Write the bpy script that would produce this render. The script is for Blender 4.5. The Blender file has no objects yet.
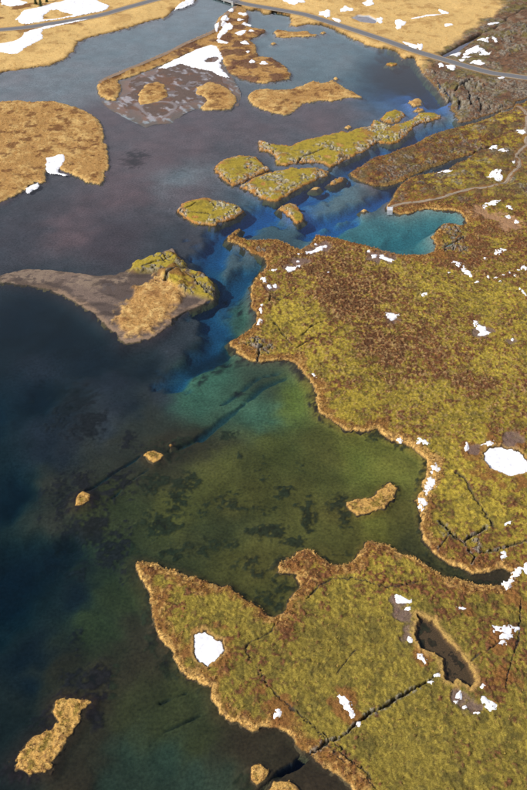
import bpy, math, random
import numpy as np
from mathutils import Vector

rnd = random.Random(7)
rng = np.random.default_rng(11)
scene = bpy.context.scene
COL = scene.collection

# ------------------------------------------------------------------ camera, sky, sun, exposure
cam_d = bpy.data.cameras.new('camera')
cam_d.sensor_fit = 'VERTICAL'; cam_d.sensor_height = 36.0; cam_d.sensor_width = 24.0
cam_d.lens = 40.0; cam_d.clip_start = 1.0; cam_d.clip_end = 20000.0
cam = bpy.data.objects.new('camera', cam_d); COL.objects.link(cam)
cam.location = (0, 0, 230); cam.rotation_euler = (math.radians(90 - 41), 0, 0)
scene.camera = cam

SUN_EL, SUN_AZ = math.radians(40), math.radians(-112)     # azimuth clockwise from +Y
world = bpy.data.worlds.new('World'); scene.world = world; world.use_nodes = True
wn = world.node_tree; bg = wn.nodes['Background']
sky = wn.nodes.new('ShaderNodeTexSky'); sky.sky_type = 'NISHITA'; sky.sun_disc = False
sky.sun_elevation = SUN_EL; sky.sun_rotation = SUN_AZ % (2 * math.pi)
sky.air_density = 1.0; sky.dust_density = 1.6; sky.ozone_density = 1.5
wtc = wn.nodes.new('ShaderNodeTexCoord'); wmp = wn.nodes.new('ShaderNodeMapping'); wmp.inputs['Scale'].default_value = (1, 1, 2.2)
wnz = wn.nodes.new('ShaderNodeTexNoise'); wnz.inputs['Scale'].default_value = 4.0; wnz.inputs['Detail'].default_value = 6
wmr = wn.nodes.new('ShaderNodeMapRange'); wmr.inputs[1].default_value = .38; wmr.inputs[2].default_value = .68; wmr.inputs[3].default_value = .02; wmr.inputs[4].default_value = .28
wmx = wn.nodes.new('ShaderNodeMix'); wmx.data_type = 'RGBA'; wmx.inputs[7].default_value = (12.2, 11.7, 12.9, 1)
wsp = wn.nodes.new('ShaderNodeSeparateXYZ'); wel = wn.nodes.new('ShaderNodeMapRange'); wad = wn.nodes.new('ShaderNodeMath'); wad.use_clamp = True      # cloud closes up towards the horizon
wel.inputs[1].default_value = .20; wel.inputs[2].default_value = .75; wel.inputs[3].default_value = .85; wel.inputs[4].default_value = -.10
wn.links.new(wtc.outputs['Generated'], wsp.inputs[0]); wn.links.new(wsp.outputs[2], wel.inputs[0]); wn.links.new(wel.outputs[0], wad.inputs[0]); wn.links.new(wmr.outputs[0], wad.inputs[1])
wn.links.new(wtc.outputs['Generated'], wmp.inputs[0]); wn.links.new(wmp.outputs[0], wnz.inputs['Vector']); wn.links.new(wnz.outputs[0], wmr.inputs[0])
wn.links.new(wad.outputs[0], wmx.inputs[0]); wn.links.new(sky.outputs[0], wmx.inputs[6]); wn.links.new(wmx.outputs[2], bg.inputs[0]); bg.inputs[1].default_value = 0.10

sun_d = bpy.data.lights.new('sun', 'SUN'); sun_d.energy = 4.5; sun_d.angle = math.radians(.5)
sun_d.color = (1.0, .95, .87)
sun = bpy.data.objects.new('sun', sun_d); COL.objects.link(sun)
sdir = Vector((math.cos(SUN_EL) * math.sin(SUN_AZ), math.cos(SUN_EL) * math.cos(SUN_AZ), math.sin(SUN_EL)))
sun.rotation_euler = sdir.to_track_quat('Z', 'Y').to_euler(); sun.location = (-200, 100, 300)

vs = scene.view_settings
vs.view_transform = 'Standard'; vs.look = 'None'; vs.exposure = 0.0; vs.gamma = 1.0; vs.use_curve_mapping = False

# ------------------------------------------------------------------ the map, in metres (x east, y north of the viewpoint)
MAIN = [(23.6, 106.1), (25.0, 94.7), (33.3, 84.1), (104.9, 79.6), (287.3, 565.5), (171.6, 557.4), (167.5, 550.9), (162.8, 550.2), (158.3, 540.7), (148.8, 536.1), (138.3, 526.3), (129.1, 520.4), (116.2, 513.2), (107.6, 508.9),
 (98.7, 501.9), (88.8, 490.9), (80.5, 485.6), (73.8, 479.0), (64.0, 473.9), (55.6, 463.8), (48.7, 455.2), (49.4, 451.6), (54.1, 445.6), (60.8, 439.8), (68.2, 439.8), (72.6, 442.6), (77.4, 445.6), (84.4, 454.0), (92.8, 460.1),
 (100.9, 465.0), (109.4, 471.7), (118.5, 477.3), (119.9, 475.2), (117.5, 471.8), (110.3, 466.6), (103.9, 458.5), (96.6, 455.2), (88.7, 452.8), (82.3, 449.2), (76.1, 441.0), (72.2, 433.4), (70.2, 427.4), (66.2, 418.6),
 (65.3, 415.4), (66.6, 412.2), (68.4, 411.1), (73.0, 408.5), (77.4, 410.1), (83.3, 413.5), (91.9, 414.3), (98.9, 413.5), (102.8, 411.9), (104.1, 407.0), (105.3, 401.8), (105.2, 398.1), (101.4, 397.0), (96.8, 400.3), (91.5, 397.7),
 (87.1, 390.8), (84.4, 385.9), (85.3, 378.2), (83.6, 372.0), (77.3, 369.0), (68.2, 369.0), (63.1, 371.3), (59.2, 373.6), (53.7, 376.0), (49.3, 378.6), (43.7, 380.4), (38.3, 383.0), (32.7, 385.3), (27.0, 386.5), (25.3, 383.0),
 (23.6, 377.3), (18.0, 374.0), (16.1, 374.8), (11.6, 380.5), (6.3, 384.0), (-0.3, 382.3), (-8.3, 382.3), (-12.3, 385.6), (-13.4, 389.3), (-11.7, 394.2), (-14.0, 392.3), (-17.9, 385.6), (-18.3, 382.3), (-12.2, 378.1),
 (-6.9, 371.7), (-1.7, 368.1), (1.7, 364.4), (1.0, 360.0), (-2.1, 351.7), (-4.7, 343.7), (-6.2, 334.1), (-5.2, 325.7), (-3.3, 319.5), (-3.8, 313.5), (-6.1, 308.6), (-10.6, 303.8), (-14.6, 299.5), (-12.5, 294.4), (-9.5, 290.6),
 (-5.8, 286.9), (-2.7, 285.6), (-0.0, 286.2), (5.2, 287.6), (9.4, 287.3), (12.3, 285.3), (15.5, 280.3), (17.6, 275.2), (20.6, 269.5), (20.9, 262.2), (22.0, 253.5), (25.9, 249.7), (31.7, 244.4), (37.7, 244.0), (43.7, 244.4),
 (45.7, 242.2), (47.4, 239.4), (53.1, 236.6), (57.3, 231.8), (59.8, 228.9), (59.2, 224.0), (58.3, 220.0), (56.4, 216.8), (56.1, 213.2), (53.6, 208.5), (54.0, 203.7), (53.4, 198.2), (54.1, 193.0), (55.3, 188.9), (55.9, 186.2),
 (58.5, 182.4), (61.3, 180.2), (65.2, 178.5), (67.5, 176.7), (71.8, 176.9), (75.7, 178.5), (78.7, 178.9), (79.9, 176.9), (79.2, 174.3), (76.9, 172.2), (73.3, 171.5), (69.2, 172.0), (65.2, 173.2), (61.2, 174.8), (57.3, 177.5),
 (53.4, 180.2), (50.3, 183.4), (47.8, 185.1), (44.5, 185.7), (42.2, 187.8), (39.0, 189.0), (34.7, 189.6), (32.5, 187.3), (32.5, 185.1), (29.6, 181.8), (27.6, 179.9), (22.5, 180.2), (20.0, 181.8), (17.9, 184.0), (16.7, 185.9),
 (14.0, 186.2), (11.4, 185.1), (7.7, 182.8), (3.8, 179.1), (5.1, 177.4), (8.6, 176.9), (11.4, 174.3), (12.2, 171.7), (10.0, 168.6), (8.6, 165.1), (6.5, 160.6), (3.2, 159.6), (1.6, 159.9), (-1.1, 163.2), (-4.2, 165.3),
 (-5.0, 165.3), (-8.4, 168.3), (-10.7, 171.4), (-13.6, 171.1), (-17.9, 172.4), (-21.4, 174.5), (-25.8, 176.6), (-30.2, 177.7), (-33.7, 179.3), (-37.5, 180.9), (-41.2, 181.5), (-41.5, 179.9), (-39.5, 175.1), (-36.4, 169.8),
 (-34.6, 164.3), (-33.2, 158.9), (-32.4, 154.1), (-30.0, 150.4), (-27.3, 146.9), (-24.5, 141.8), (-21.7, 139.1), (-17.7, 137.2), (-15.3, 135.7), (-14.7, 131.9), (-13.1, 127.5), (-9.7, 125.9), (-6.7, 125.9), (-5.5, 123.9),
 (-2.9, 122.7), (0.0, 123.0), (2.3, 123.9), (5.1, 123.3), (7.7, 121.2), (10.0, 117.7), (12.1, 116.6), (13.8, 115.5), (15.2, 113.3), (18.6, 110.7), (22.4, 108.9), (22.9, 107.2)]
POND = [(47.8, 159.8), (47.2, 155.6), (46.2, 152.7), (46.7, 149.4), (49.5, 147.2), (52.8, 144.9), (52.7, 141.9), (53.2, 137.5), (55.0, 136.7), (56.2, 138.4), (57.7, 137.1), (59.4, 135.8), (61.0, 137.1), (60.7, 141.0), (59.4, 144.5),
 (56.8, 148.1), (55.0, 151.8), (52.8, 155.9), (51.8, 157.9), (50.0, 158.8)]
FROZEN = [[(-21.4, 153.5), (-17.4, 154.4), (-15.7, 153.2), (-12.7, 150.7), (-11.8, 148.0), (-13.0, 145.7), (-16.4, 142.7), (-19.7, 144.8), (-20.7, 148.4)],
 [(83.2, 233.8), (88.7, 234.6), (95.1, 231.7), (96.9, 227.8), (98.2, 224.2), (95.2, 220.7), (88.3, 218.9), (83.2, 222.2), (80.9, 226.8), (81.6, 230.9)]]
FARWEST = [(-282.5, 594.7), (-222.5, 600.1), (-182.4, 605.0), (-172.0, 608.5), (-161.9, 613.5), (-150.1, 619.5), (-141.7, 630.1), (-138.3, 644.3), (-138.0, 660.7), (-133.8, 671.9), (-119.6, 683.4), (-106.5, 694.4), (-96.0, 704.2),
 (-87.1, 713.5), (-78.3, 719.9), (-72.4, 739.4), (-62.4, 749.5), (-57.3, 759.7), (-54.8, 773.7), (-51.2, 801.2), (-51.6, 880.6), (-430.6, 880.6)]
FAREAST = [(-1.4, 880.6), (-16.8, 801.2), (-22.8, 765.8), (-21.2, 752.8), (-13.3, 737.7), (-2.8, 737.7), (0.4, 729.5), (5.7, 728.3), (7.6, 735.2), (20.3, 724.5), (22.5, 716.8), (20.3, 699.6), (25.8, 697.3), (34.6, 704.2), (44.7, 703.3),
 (56.3, 691.0), (67.1, 671.9), (75.7, 659.0), (83.2, 652.4), (90.6, 653.5), (97.3, 644.3), (98.4, 628.5), (108.8, 635.4), (108.0, 623.5), (110.2, 603.7), (113.7, 584.7), (116.7, 568.9), (118.9, 549.4), (120.9, 535.4),
 (121.3, 529.3), (122.0, 522.3), (126.8, 524.8), (136.0, 530.8), (145.4, 536.9), (153.5, 542.3), (159.2, 545.3), (164.1, 555.8), (169.1, 558.2), (172.7, 562.3), (197.3, 573.9), (310.8, 628.1), (405.5, 880.6)]
BROOK = [(127.6, 636.3), (136.5, 646.9), (147.6, 660.7), (160.6, 675.2), (165.6, 681.7), (162.3, 671.9), (154.8, 663.4), (149.6, 655.1), (136.4, 636.9), (129.0, 631.0)]
TARN = [(69.4, 716.8), (75.0, 723.0), (83.6, 721.8), (89.7, 711.1), (85.8, 703.3), (76.1, 707.4)]
ISLANDS = [('island', 'grassy', 'large tawny grass island cut by the left edge with a snowy notch',
  [(-219.5, 565.5), (-170.8, 554.1), (-160.9, 556.4), (-150.1, 554.1), (-136.5, 554.1), (-127.1, 550.0), (-115.5, 541.5), (-105.3, 529.3), (-99.2, 516.1), (-95.0, 497.1), (-91.0, 479.3), (-88.0, 462.5), (-88.3, 448.0),
   (-90.4, 441.8), (-97.5, 444.8), (-103.6, 451.2), (-108.6, 454.3), (-115.3, 458.8), (-119.1, 467.5), (-123.2, 465.0), (-122.9, 458.8), (-123.8, 455.9), (-120.3, 444.8), (-123.6, 443.3), (-126.3, 445.6), (-130.2, 435.2),
   (-135.3, 428.1), (-138.1, 422.3), (-140.6, 420.8), (-175.8, 413.3)]),
 ('island', 'spit', 'long brown spit with a dirt track, snow and reddish scrub reaching out from the bridge',
  [(-111.1, 582.4), (-107.5, 594.0), (-98.1, 606.1), (-93.2, 612.4), (-83.4, 625.2), (-68.0, 645.9), (-55.8, 665.1), (-42.9, 682.3), (-36.6, 695.0), (-37.2, 711.1), (-32.3, 726.4), (-26.3, 741.4), (-20.7, 746.2), (-13.3, 739.4),
   (-12.3, 723.0), (-12.7, 698.2), (-4.6, 693.5), (1.5, 689.4), (-0.4, 681.7), (-6.4, 674.7), (-10.5, 668.9), (-6.3, 658.2), (-4.3, 634.0), (4.6, 632.0), (10.3, 625.2), (16.2, 613.5), (18.7, 603.7), (17.4, 594.0), (8.5, 589.4),
   (1.0, 585.0), (-9.5, 589.4), (-17.4, 595.6), (-23.8, 603.7), (-29.5, 628.1), (-34.1, 654.1), (-41.6, 656.1), (-53.3, 642.9), (-65.0, 626.2), (-79.0, 609.2), (-90.3, 598.3), (-98.9, 590.3), (-94.8, 573.9), (-95.2, 555.8),
   (-101.2, 557.4), (-106.5, 562.3), (-110.1, 573.9)]),
 ('island', 'flat', 'grey mud flat streaked with slush, half drowned below the snowy spit',
  [(-100.6, 592.9), (-90.5, 600.1), (-79.1, 611.1), (-65.1, 628.1), (-53.4, 644.9), (-41.7, 658.2), (-34.2, 656.1), (-28.0, 624.3), (-23.1, 603.7), (-21.4, 591.2), (-16.9, 570.5), (-17.8, 550.9), (-37.4, 543.1), (-43.4, 547.8),
   (-52.6, 536.9), (-58.3, 524.8), (-70.5, 522.3), (-72.6, 519.0), (-77.6, 524.8), (-83.9, 530.8), (-95.5, 543.1), (-103.6, 555.8), (-96.0, 557.4), (-94.8, 573.9)]),
 ('island', 'grassy', 'round tawny grass islet ringed by the grey mud flat', [(-83.2, 571.0), (-79.0, 582.4), (-70.8, 588.0), (-65.4, 580.2), (-63.2, 562.3), (-69.3, 553.7), (-79.2, 549.4), (-81.8, 558.0)]),
 ('island', 'grassy', 'tawny grass islet with a notched left side at the end of the mud flat',
  [(-44.9, 577.8), (-38.3, 588.0), (-29.3, 582.4), (-20.9, 571.0), (-16.8, 555.8), (-21.7, 543.1), (-37.7, 541.1), (-40.4, 545.3), (-36.7, 555.8), (-39.0, 562.3), (-44.2, 566.7)]),
 ('island', 'grassy', 'bare tawny grass island with a pointed right end, alone in the upper lake',
  [(-10.2, 562.3), (-5.7, 573.4), (4.3, 575.6), (8.3, 574.2), (19.0, 575.6), (27.9, 582.4), (33.6, 589.4), (38.8, 584.7), (46.3, 589.4), (51.3, 582.4), (59.3, 571.0), (63.9, 562.3), (53.3, 560.1), (44.3, 554.9), (34.2, 556.7),
   (26.2, 551.6), (19.7, 539.1), (14.6, 535.1), (6.0, 536.9), (-2.2, 543.1), (-7.4, 551.6)]),
 ('island', 'grassy', 'low thin grass bar lying just off the far meadow shore', [(8.5, 686.1), (11.6, 691.0), (21.7, 686.1), (34.0, 687.6), (35.6, 680.6), (40.5, 680.6), (38.5, 677.3), (27.5, 675.8), (15.4, 673.6), (9.4, 675.8)]),
 ('island', 'rocky', 'long mossy lava island with a bare brown western hook and a split crest',
  [(-2.8, 495.0), (-0.9, 496.4), (4.8, 491.6), (16.9, 489.6), (26.7, 498.0), (36.6, 503.6), (47.9, 509.2), (51.2, 507.5), (57.9, 513.2), (66.6, 516.8), (68.9, 524.8), (72.1, 522.6), (78.0, 517.5), (84.5, 520.4), (92.7, 526.3),
   (98.5, 536.9), (106.7, 536.9), (113.5, 531.7), (107.1, 526.3), (96.3, 520.4), (90.2, 511.0), (80.1, 494.5), (75.1, 492.6), (67.8, 494.5), (58.7, 482.0), (50.1, 473.4), (42.1, 466.6), (38.1, 462.5), (34.5, 466.6), (25.6, 468.4),
   (17.8, 466.3), (11.7, 464.4), (7.7, 465.6), (7.3, 476.8), (3.2, 482.0), (-2.1, 483.7)]),
 ('island', 'rocky', 'short mossy islet tucked against the upper side of the long lava island', [(73.6, 528.6), (78.6, 536.9), (83.7, 540.7), (88.4, 536.9), (89.5, 532.3), (85.1, 524.8), (79.1, 521.9), (75.0, 524.1)]),
 ('islet', 'grassy', 'upper of two tawny islets off the right end of the long lava island', [(93.6, 553.2), (100.7, 560.6), (102.9, 557.4), (101.5, 549.4), (96.3, 546.8)]),
 ('islet', 'grassy', 'lower and smaller of two tawny islets off the right end of the long lava island', [(95.4, 540.0), (98.6, 544.6), (101.8, 542.3), (99.3, 537.7)]),
 ('island', 'rocky', 'tilted mossy lava island with pale broken rock along its lower shore',
  [(-12.4, 438.7), (-5.8, 448.0), (1.4, 454.2), (11.6, 458.5), (16.2, 461.9), (20.7, 459.5), (29.8, 461.1), (36.3, 456.9), (35.3, 452.1), (29.2, 447.3), (21.4, 439.5), (13.8, 430.7), (6.7, 421.9), (0.8, 424.6), (-7.3, 432.5)]),
 ('island', 'rocky', 'blunt mossy island with a rusty left shore beside the tilted lava island',
  [(-28.0, 464.0), (-22.9, 470.7), (-13.8, 476.8), (-4.6, 474.8), (-0.9, 467.5), (3.1, 459.1), (-3.1, 453.4), (-10.3, 444.8), (-16.8, 440.2), (-22.1, 447.3), (-26.9, 455.9)]),
 ('island', 'rocky', 'lens shaped yellow green islet alone in open water above the deep blue channel',
  [(-45.9, 413.7), (-43.1, 420.2), (-31.5, 425.7), (-21.2, 422.3), (-12.6, 415.6), (-11.1, 411.7), (-14.5, 405.3), (-20.5, 401.2), (-25.2, 397.1), (-34.2, 399.1), (-41.4, 405.3)]),
 ('islet', 'rocky', 'small pale rock islet in the blue channel above the heath point', [(7.7, 414.3), (10.9, 417.5), (14.2, 421.9), (17.3, 417.5), (21.2, 408.0), (20.4, 401.8), (17.3, 399.3), (12.3, 407.0)]),
 ('islet', 'rocky', 'thin sliver of rock in the channel below the long lava island', [(35.6, 441.6), (39.8, 446.8), (45.6, 450.4), (43.6, 445.6), (38.8, 441.0)]),
 ('islet', 'grassy', 'tiny brown rock low in the blue channel by the tilted lava island', [(26.0, 435.8), (28.3, 438.1), (31.0, 438.3), (29.2, 435.8)]),
 ('islet', 'grassy', 'tiny brown rock just above the crest of the long lava island', [(49.8, 515.3), (52.2, 518.5), (54.2, 516.1), (51.8, 512.8)]),
 ('islet', 'grassy', 'tiny brown rock beside the upper point of the bare tawny island', [(47.7, 593.3), (49.6, 596.5), (50.8, 593.7), (49.3, 591.2)]),
 ('islet', 'grassy', 'tiny orange rock in the lagoon mouth left of the platform', [(51.3, 412.2), (53.1, 414.3), (54.5, 412.7), (52.8, 411.1)]),
 ('islet', 'rocky', 'dark flat rock in the open blue water below the road', [(86.3, 619.5), (89.4, 622.4), (94.5, 619.9), (90.2, 616.7)]),
 ('islet', 'grassy', 'tiny rock at the tip of the thin grass bar', [(43.3, 683.9), (45.7, 686.5), (47.5, 684.3), (45.1, 681.7)]),
 ('islet', 'grassy', 'tiny rock in open water below the thin grass bar', [(5.6, 661.1), (7.4, 663.6), (9.3, 661.5), (7.0, 659.0)]),
 ('island', 'sandy', 'sand and mud island with a mossy broken lava crest and long left tail',
  [(-128.1, 348.7), (-124.6, 350.0), (-121.9, 352.1), (-114.5, 356.2), (-102.9, 355.6), (-91.3, 353.4), (-79.5, 350.7), (-70.9, 351.6), (-63.9, 356.9), (-63.2, 361.8), (-57.9, 366.2), (-51.7, 369.9), (-45.0, 374.9),
   (-42.5, 367.5), (-37.6, 361.8), (-36.5, 355.6), (-30.3, 354.7), (-24.7, 347.9), (-22.5, 339.9), (-22.8, 331.4), (-28.7, 326.2), (-36.6, 321.0), (-40.5, 316.9), (-40.7, 312.0), (-44.7, 305.2), (-48.9, 301.4), (-55.6, 299.5),
   (-59.4, 298.6), (-63.5, 304.2), (-72.1, 316.0), (-80.6, 325.1), (-90.4, 333.5), (-100.0, 339.5), (-110.6, 343.2), (-123.8, 346.6)]),
 ('islet', 'straw', 'right hand one of two straw coloured islets in the dark weed', [(-44.0, 230.7), (-42.9, 232.3), (-40.8, 233.1), (-38.4, 232.0), (-37.2, 230.7), (-38.8, 228.1), (-40.2, 227.1), (-42.2, 228.6)]),
 ('islet', 'straw', 'left hand one of two straw coloured islets in the dark weed', [(-65.8, 209.3), (-65.2, 211.2), (-64.0, 212.4), (-61.3, 211.2), (-61.3, 208.4), (-63.4, 206.1), (-65.8, 205.8)]),
 ('islet', 'straw', 'tiny straw tuft beside the right hand islet in the dark weed', [(-35.4, 236.0), (-34.9, 236.8), (-34.1, 236.0), (-34.8, 235.1)]),
 ('island', 'straw', 'banana shaped straw islet in the green bay between the two headlands',
  [(29.1, 207.3), (31.9, 208.4), (37.6, 209.1), (40.1, 211.0), (42.9, 214.9), (45.4, 216.5), (47.5, 214.2), (45.2, 209.8), (41.9, 204.8), (37.9, 203.0), (32.3, 201.8), (29.4, 204.8)]),
 ('island', 'straw', 'hook shaped straw islet in the bottom left corner',
  [(-67.7, 114.6), (-65.5, 117.9), (-63.8, 120.6), (-61.1, 121.8), (-58.4, 122.9), (-57.8, 125.7), (-59.0, 128.5), (-58.9, 131.5), (-56.9, 133.2), (-53.3, 132.6), (-48.7, 132.0), (-48.9, 131.0), (-50.8, 128.9), (-51.4, 125.3),
   (-53.0, 121.8), (-55.0, 118.3), (-55.9, 114.9), (-56.9, 110.5), (-59.7, 110.7), (-62.5, 109.8), (-66.3, 111.6)]),
 ('islet', 'straw', 'small round straw islet by the drowned crack at the bottom edge', [(-3.2, 112.3), (-2.3, 112.9), (-0.7, 112.9), (1.3, 111.1), (0.4, 108.9), (-1.7, 107.4), (-3.2, 108.9)]),
 ('islet', 'straw', 'straw islet cut by the bottom edge below the drowned crack', [(0.1, 104.8), (2.8, 108.5), (6.4, 108.3), (8.8, 106.8), (10.3, 104.6), (9.5, 102.0), (1.7, 101.5)])]
CRACKS = [([(11.5, 115.3), (15.4, 117.3), (17.1, 119.0), (19.1, 119.6), (21.3, 120.4), (23.6, 121.9), (25.7, 124.2), (27.5, 125.4), (29.9, 127.5), (31.9, 128.1), (34.6, 129.5), (37.4, 131.8), (40.5, 133.3), (42.1, 134.6), (44.5, 135.7),
   (46.4, 136.8), (48.5, 137.5)],
  0.42, 1.9, 1),
 ([(61.6, 144.3), (64.3, 146.4), (66.9, 147.5), (71.4, 150.3)], 0.22, 0.6, 0),
 ([(13.3, 165.6), (15.5, 168.5), (18.1, 171.6), (22.0, 173.7), (28.1, 174.1), (32.2, 173.1), (35.8, 171.0), (39.2, 170.1), (46.1, 171.6), (53.2, 173.7)], 0.26, 0.55, 0),
 ([(-5.2, 148.1), (-4.1, 150.5), (-0.9, 152.0), (2.3, 154.3), (3.5, 157.5)], 0.24, 0.5, 0),
 ([(-5.2, 148.1), (-4.0, 145.3), (-2.2, 142.7), (-0.4, 139.1), (1.9, 135.2), (4.4, 132.4), (9.2, 128.3), (15.6, 121.9), (21.8, 116.2), (27.0, 110.7), (29.5, 105.2)], 0.24, 0.5, 0),
 ([(70.1, 221.0), (72.5, 215.8), (73.6, 211.5), (74.7, 206.9), (76.6, 200.2), (78.0, 196.0)], 0.5, 0.7, 0), ([(60.4, 198.5), (61.5, 196.7), (63.2, 193.2), (66.4, 188.6), (69.1, 191.2), (73.1, 193.2), (75.5, 195.4)], 0.4, 1.6, 1),
 ([(57.9, 186.3), (60.3, 189.3), (63.2, 193.2)], 0.25, 1.0, 1), ([(66.4, 188.6), (68.3, 185.5), (69.4, 182.8), (68.1, 180.5)], 0.35, 1.2, 1),
 ([(71.4, 184.3), (75.9, 185.5), (79.4, 186.3), (82.7, 187.8), (88.1, 189.5), (94.6, 191.5)], 0.4, 1.3, 1), ([(4.4, 312.4), (6.3, 309.0), (8.3, 303.9), (12.1, 296.1)], 0.45, 0.9, 0),
 ([(15.7, 301.7), (17.5, 303.9), (21.7, 309.7), (26.6, 312.6)], 0.32, 0.9, 0), ([(13.8, 293.4), (15.5, 295.4), (20.8, 299.6), (26.2, 303.9)], 0.32, 0.9, 0),
 ([(2.0, 327.9), (3.9, 332.7), (8.1, 329.5), (13.1, 335.1), (15.7, 339.2)], 0.35, 0.8, 0), ([(-9.6, 297.5), (-7.0, 297.2), (-4.2, 297.9), (-2.5, 301.9)], 0.4, 1.3, 1), ([(-4.2, 297.9), (-0.7, 295.7), (3.4, 295.7)], 0.4, 1.3, 1),
 ([(-0.7, 295.7), (-1.9, 291.3), (-2.7, 285.3)], 0.4, 1.4, 1), ([(117.1, 473.5), (120.6, 476.7), (125.5, 481.3), (130.4, 485.6), (137.0, 489.2), (143.2, 493.3)], 0.7, 1.6, 0), ([(48.6, 138.1), (51.5, 140.4)], 0.2, 0.6, 0),
 ([(80.5, 165.6), (79.1, 158.3), (76.7, 151.2), (72.5, 142.7), (69.3, 134.6)], 0.25, 0.5, 0), ([(15.6, 121.0), (18.6, 116.7), (21.9, 113.3)], 0.2, 0.4, 0), ([(27.6, 147.7), (24.0, 143.7), (21.8, 140.4)], 0.2, 0.4, 0),
 ([(-57.6, 356.7), (-55.0, 359.3), (-51.8, 361.4), (-48.6, 362.1), (-44.4, 365.4)], 0.55, 1.8, 1), ([(-48.5, 368.9), (-48.0, 365.0), (-47.3, 359.3)], 0.35, 1.2, 1),
 ([(-45.7, 345.0), (-45.1, 349.5), (-41.7, 352.7), (-38.0, 356.1), (-35.3, 359.6)], 0.65, 2.0, 1), ([(-37.6, 350.9), (-33.0, 345.6), (-29.4, 340.0), (-25.0, 335.1)], 0.45, 1.4, 1),
 ([(-45.0, 409.7), (-41.9, 413.4), (-38.4, 415.6), (-35.6, 419.7)], 0.5, 1.0, 0), ([(-41.6, 409.2), (-34.0, 409.2), (-29.0, 407.6)], 0.4, 0.8, 0), ([(-29.7, 423.1), (-27.5, 419.3), (-24.8, 413.6)], 0.5, 1.0, 0),
 ([(18.6, 465.9), (23.4, 473.5), (30.0, 478.7), (34.9, 482.6)], 0.6, 1.4, 1), ([(118.4, 623.1), (114.4, 624.8), (111.7, 626.0)], 1.0, 2.0, 0), ([(117.6, 589.1), (118.3, 580.4), (118.2, 575.3)], 0.9, 2.6, 1),
 ([(120.3, 571.9), (121.3, 565.2), (121.9, 557.0), (120.0, 549.0)], 0.9, 2.6, 1), ([(133.4, 578.7), (135.6, 571.9), (135.1, 561.9), (133.1, 550.6), (133.3, 544.3)], 0.9, 2.6, 1),
 ([(126.1, 566.9), (129.5, 575.3), (133.4, 578.7), (139.3, 585.6)], 0.9, 2.6, 1), ([(124.2, 539.6), (126.4, 549.0), (126.2, 555.4)], 0.9, 2.6, 1), ([(139.2, 555.4), (139.0, 544.3), (137.0, 536.6)], 0.7, 2.0, 1),
 ([(99.1, 390.4), (98.4, 395.4), (97.5, 399.4)], 0.9, 2.2, 1), ([(90.3, 376.0), (93.7, 378.8), (97.6, 381.7), (100.6, 384.5)], 0.6, 1.6, 1), ([(93.1, 372.3), (94.7, 376.0), (97.3, 376.9)], 0.5, 1.3, 1),
 ([(166.1, 677.1), (171.6, 685.9), (175.9, 688.1), (180.7, 697.2), (186.8, 704.0), (192.3, 715.7), (200.2, 722.9), (205.5, 732.6), (212.2, 737.6), (231.0, 755.3)], 0.8, 1.6, 0)]
ROAD_EAST = [(-49.3, 781.1), (-35.3, 766.4), (-21.7, 753.3), (-12.6, 746.9), (-2.8, 741.6), (18.4, 730.2), (32.9, 722.0), (48.9, 706.1), (64.4, 690.8), (77.2, 677.5), (91.5, 662.5), (108.6, 643.0), (125.3, 627.2), (141.7, 612.2),
 (156.7, 600.1), (170.2, 594.7), (178.9, 591.1), (199.6, 584.1), (249.0, 570.4)]
ROAD_WEST = [(-257.5, 673.2), (-200.6, 686.8), (-181.5, 692.2), (-162.9, 701.3), (-143.7, 710.6), (-124.9, 723.9), (-113.7, 735.6), (-100.5, 748.2), (-85.5, 762.4), (-67.5, 777.0), (-49.3, 781.1)]
PATH = [(66.4, 413.9), (68.5, 416.1), (71.2, 418.0), (75.3, 419.3), (79.9, 420.1), (86.2, 421.3), (91.7, 422.9), (97.6, 425.9), (104.2, 430.3), (114.9, 433.7), (124.7, 435.3), (130.4, 439.4), (136.6, 446.9), (143.4, 457.2),
 (145.0, 462.2), (145.2, 465.5), (144.8, 471.2), (147.7, 477.1), (153.5, 484.3), (161.3, 491.9), (179.7, 505.7)]
PATH_NORTH = [(152.3, 540.4), (156.5, 545.1), (160.8, 547.5), (163.8, 543.5), (164.7, 533.5), (163.0, 521.5), (158.8, 507.1), (156.6, 494.6), (156.9, 487.9)]
TRACK = [(-109.8, 582.1), (-106.8, 589.5), (-97.4, 601.1), (-82.7, 619.8), (-67.5, 640.5), (-55.3, 658.8), (-42.5, 675.8), (-36.2, 687.0), (-32.9, 701.7), (-28.9, 722.9), (-22.2, 741.3)]
PLATFORM = (66.4, 411.7)
BRIDGE = [(-55.5, 786.9), (-22.1, 753.3)]
TREES = [(-180.0, 741.9), (-185.0, 747.0), (-177.0, 752.1)]
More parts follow.
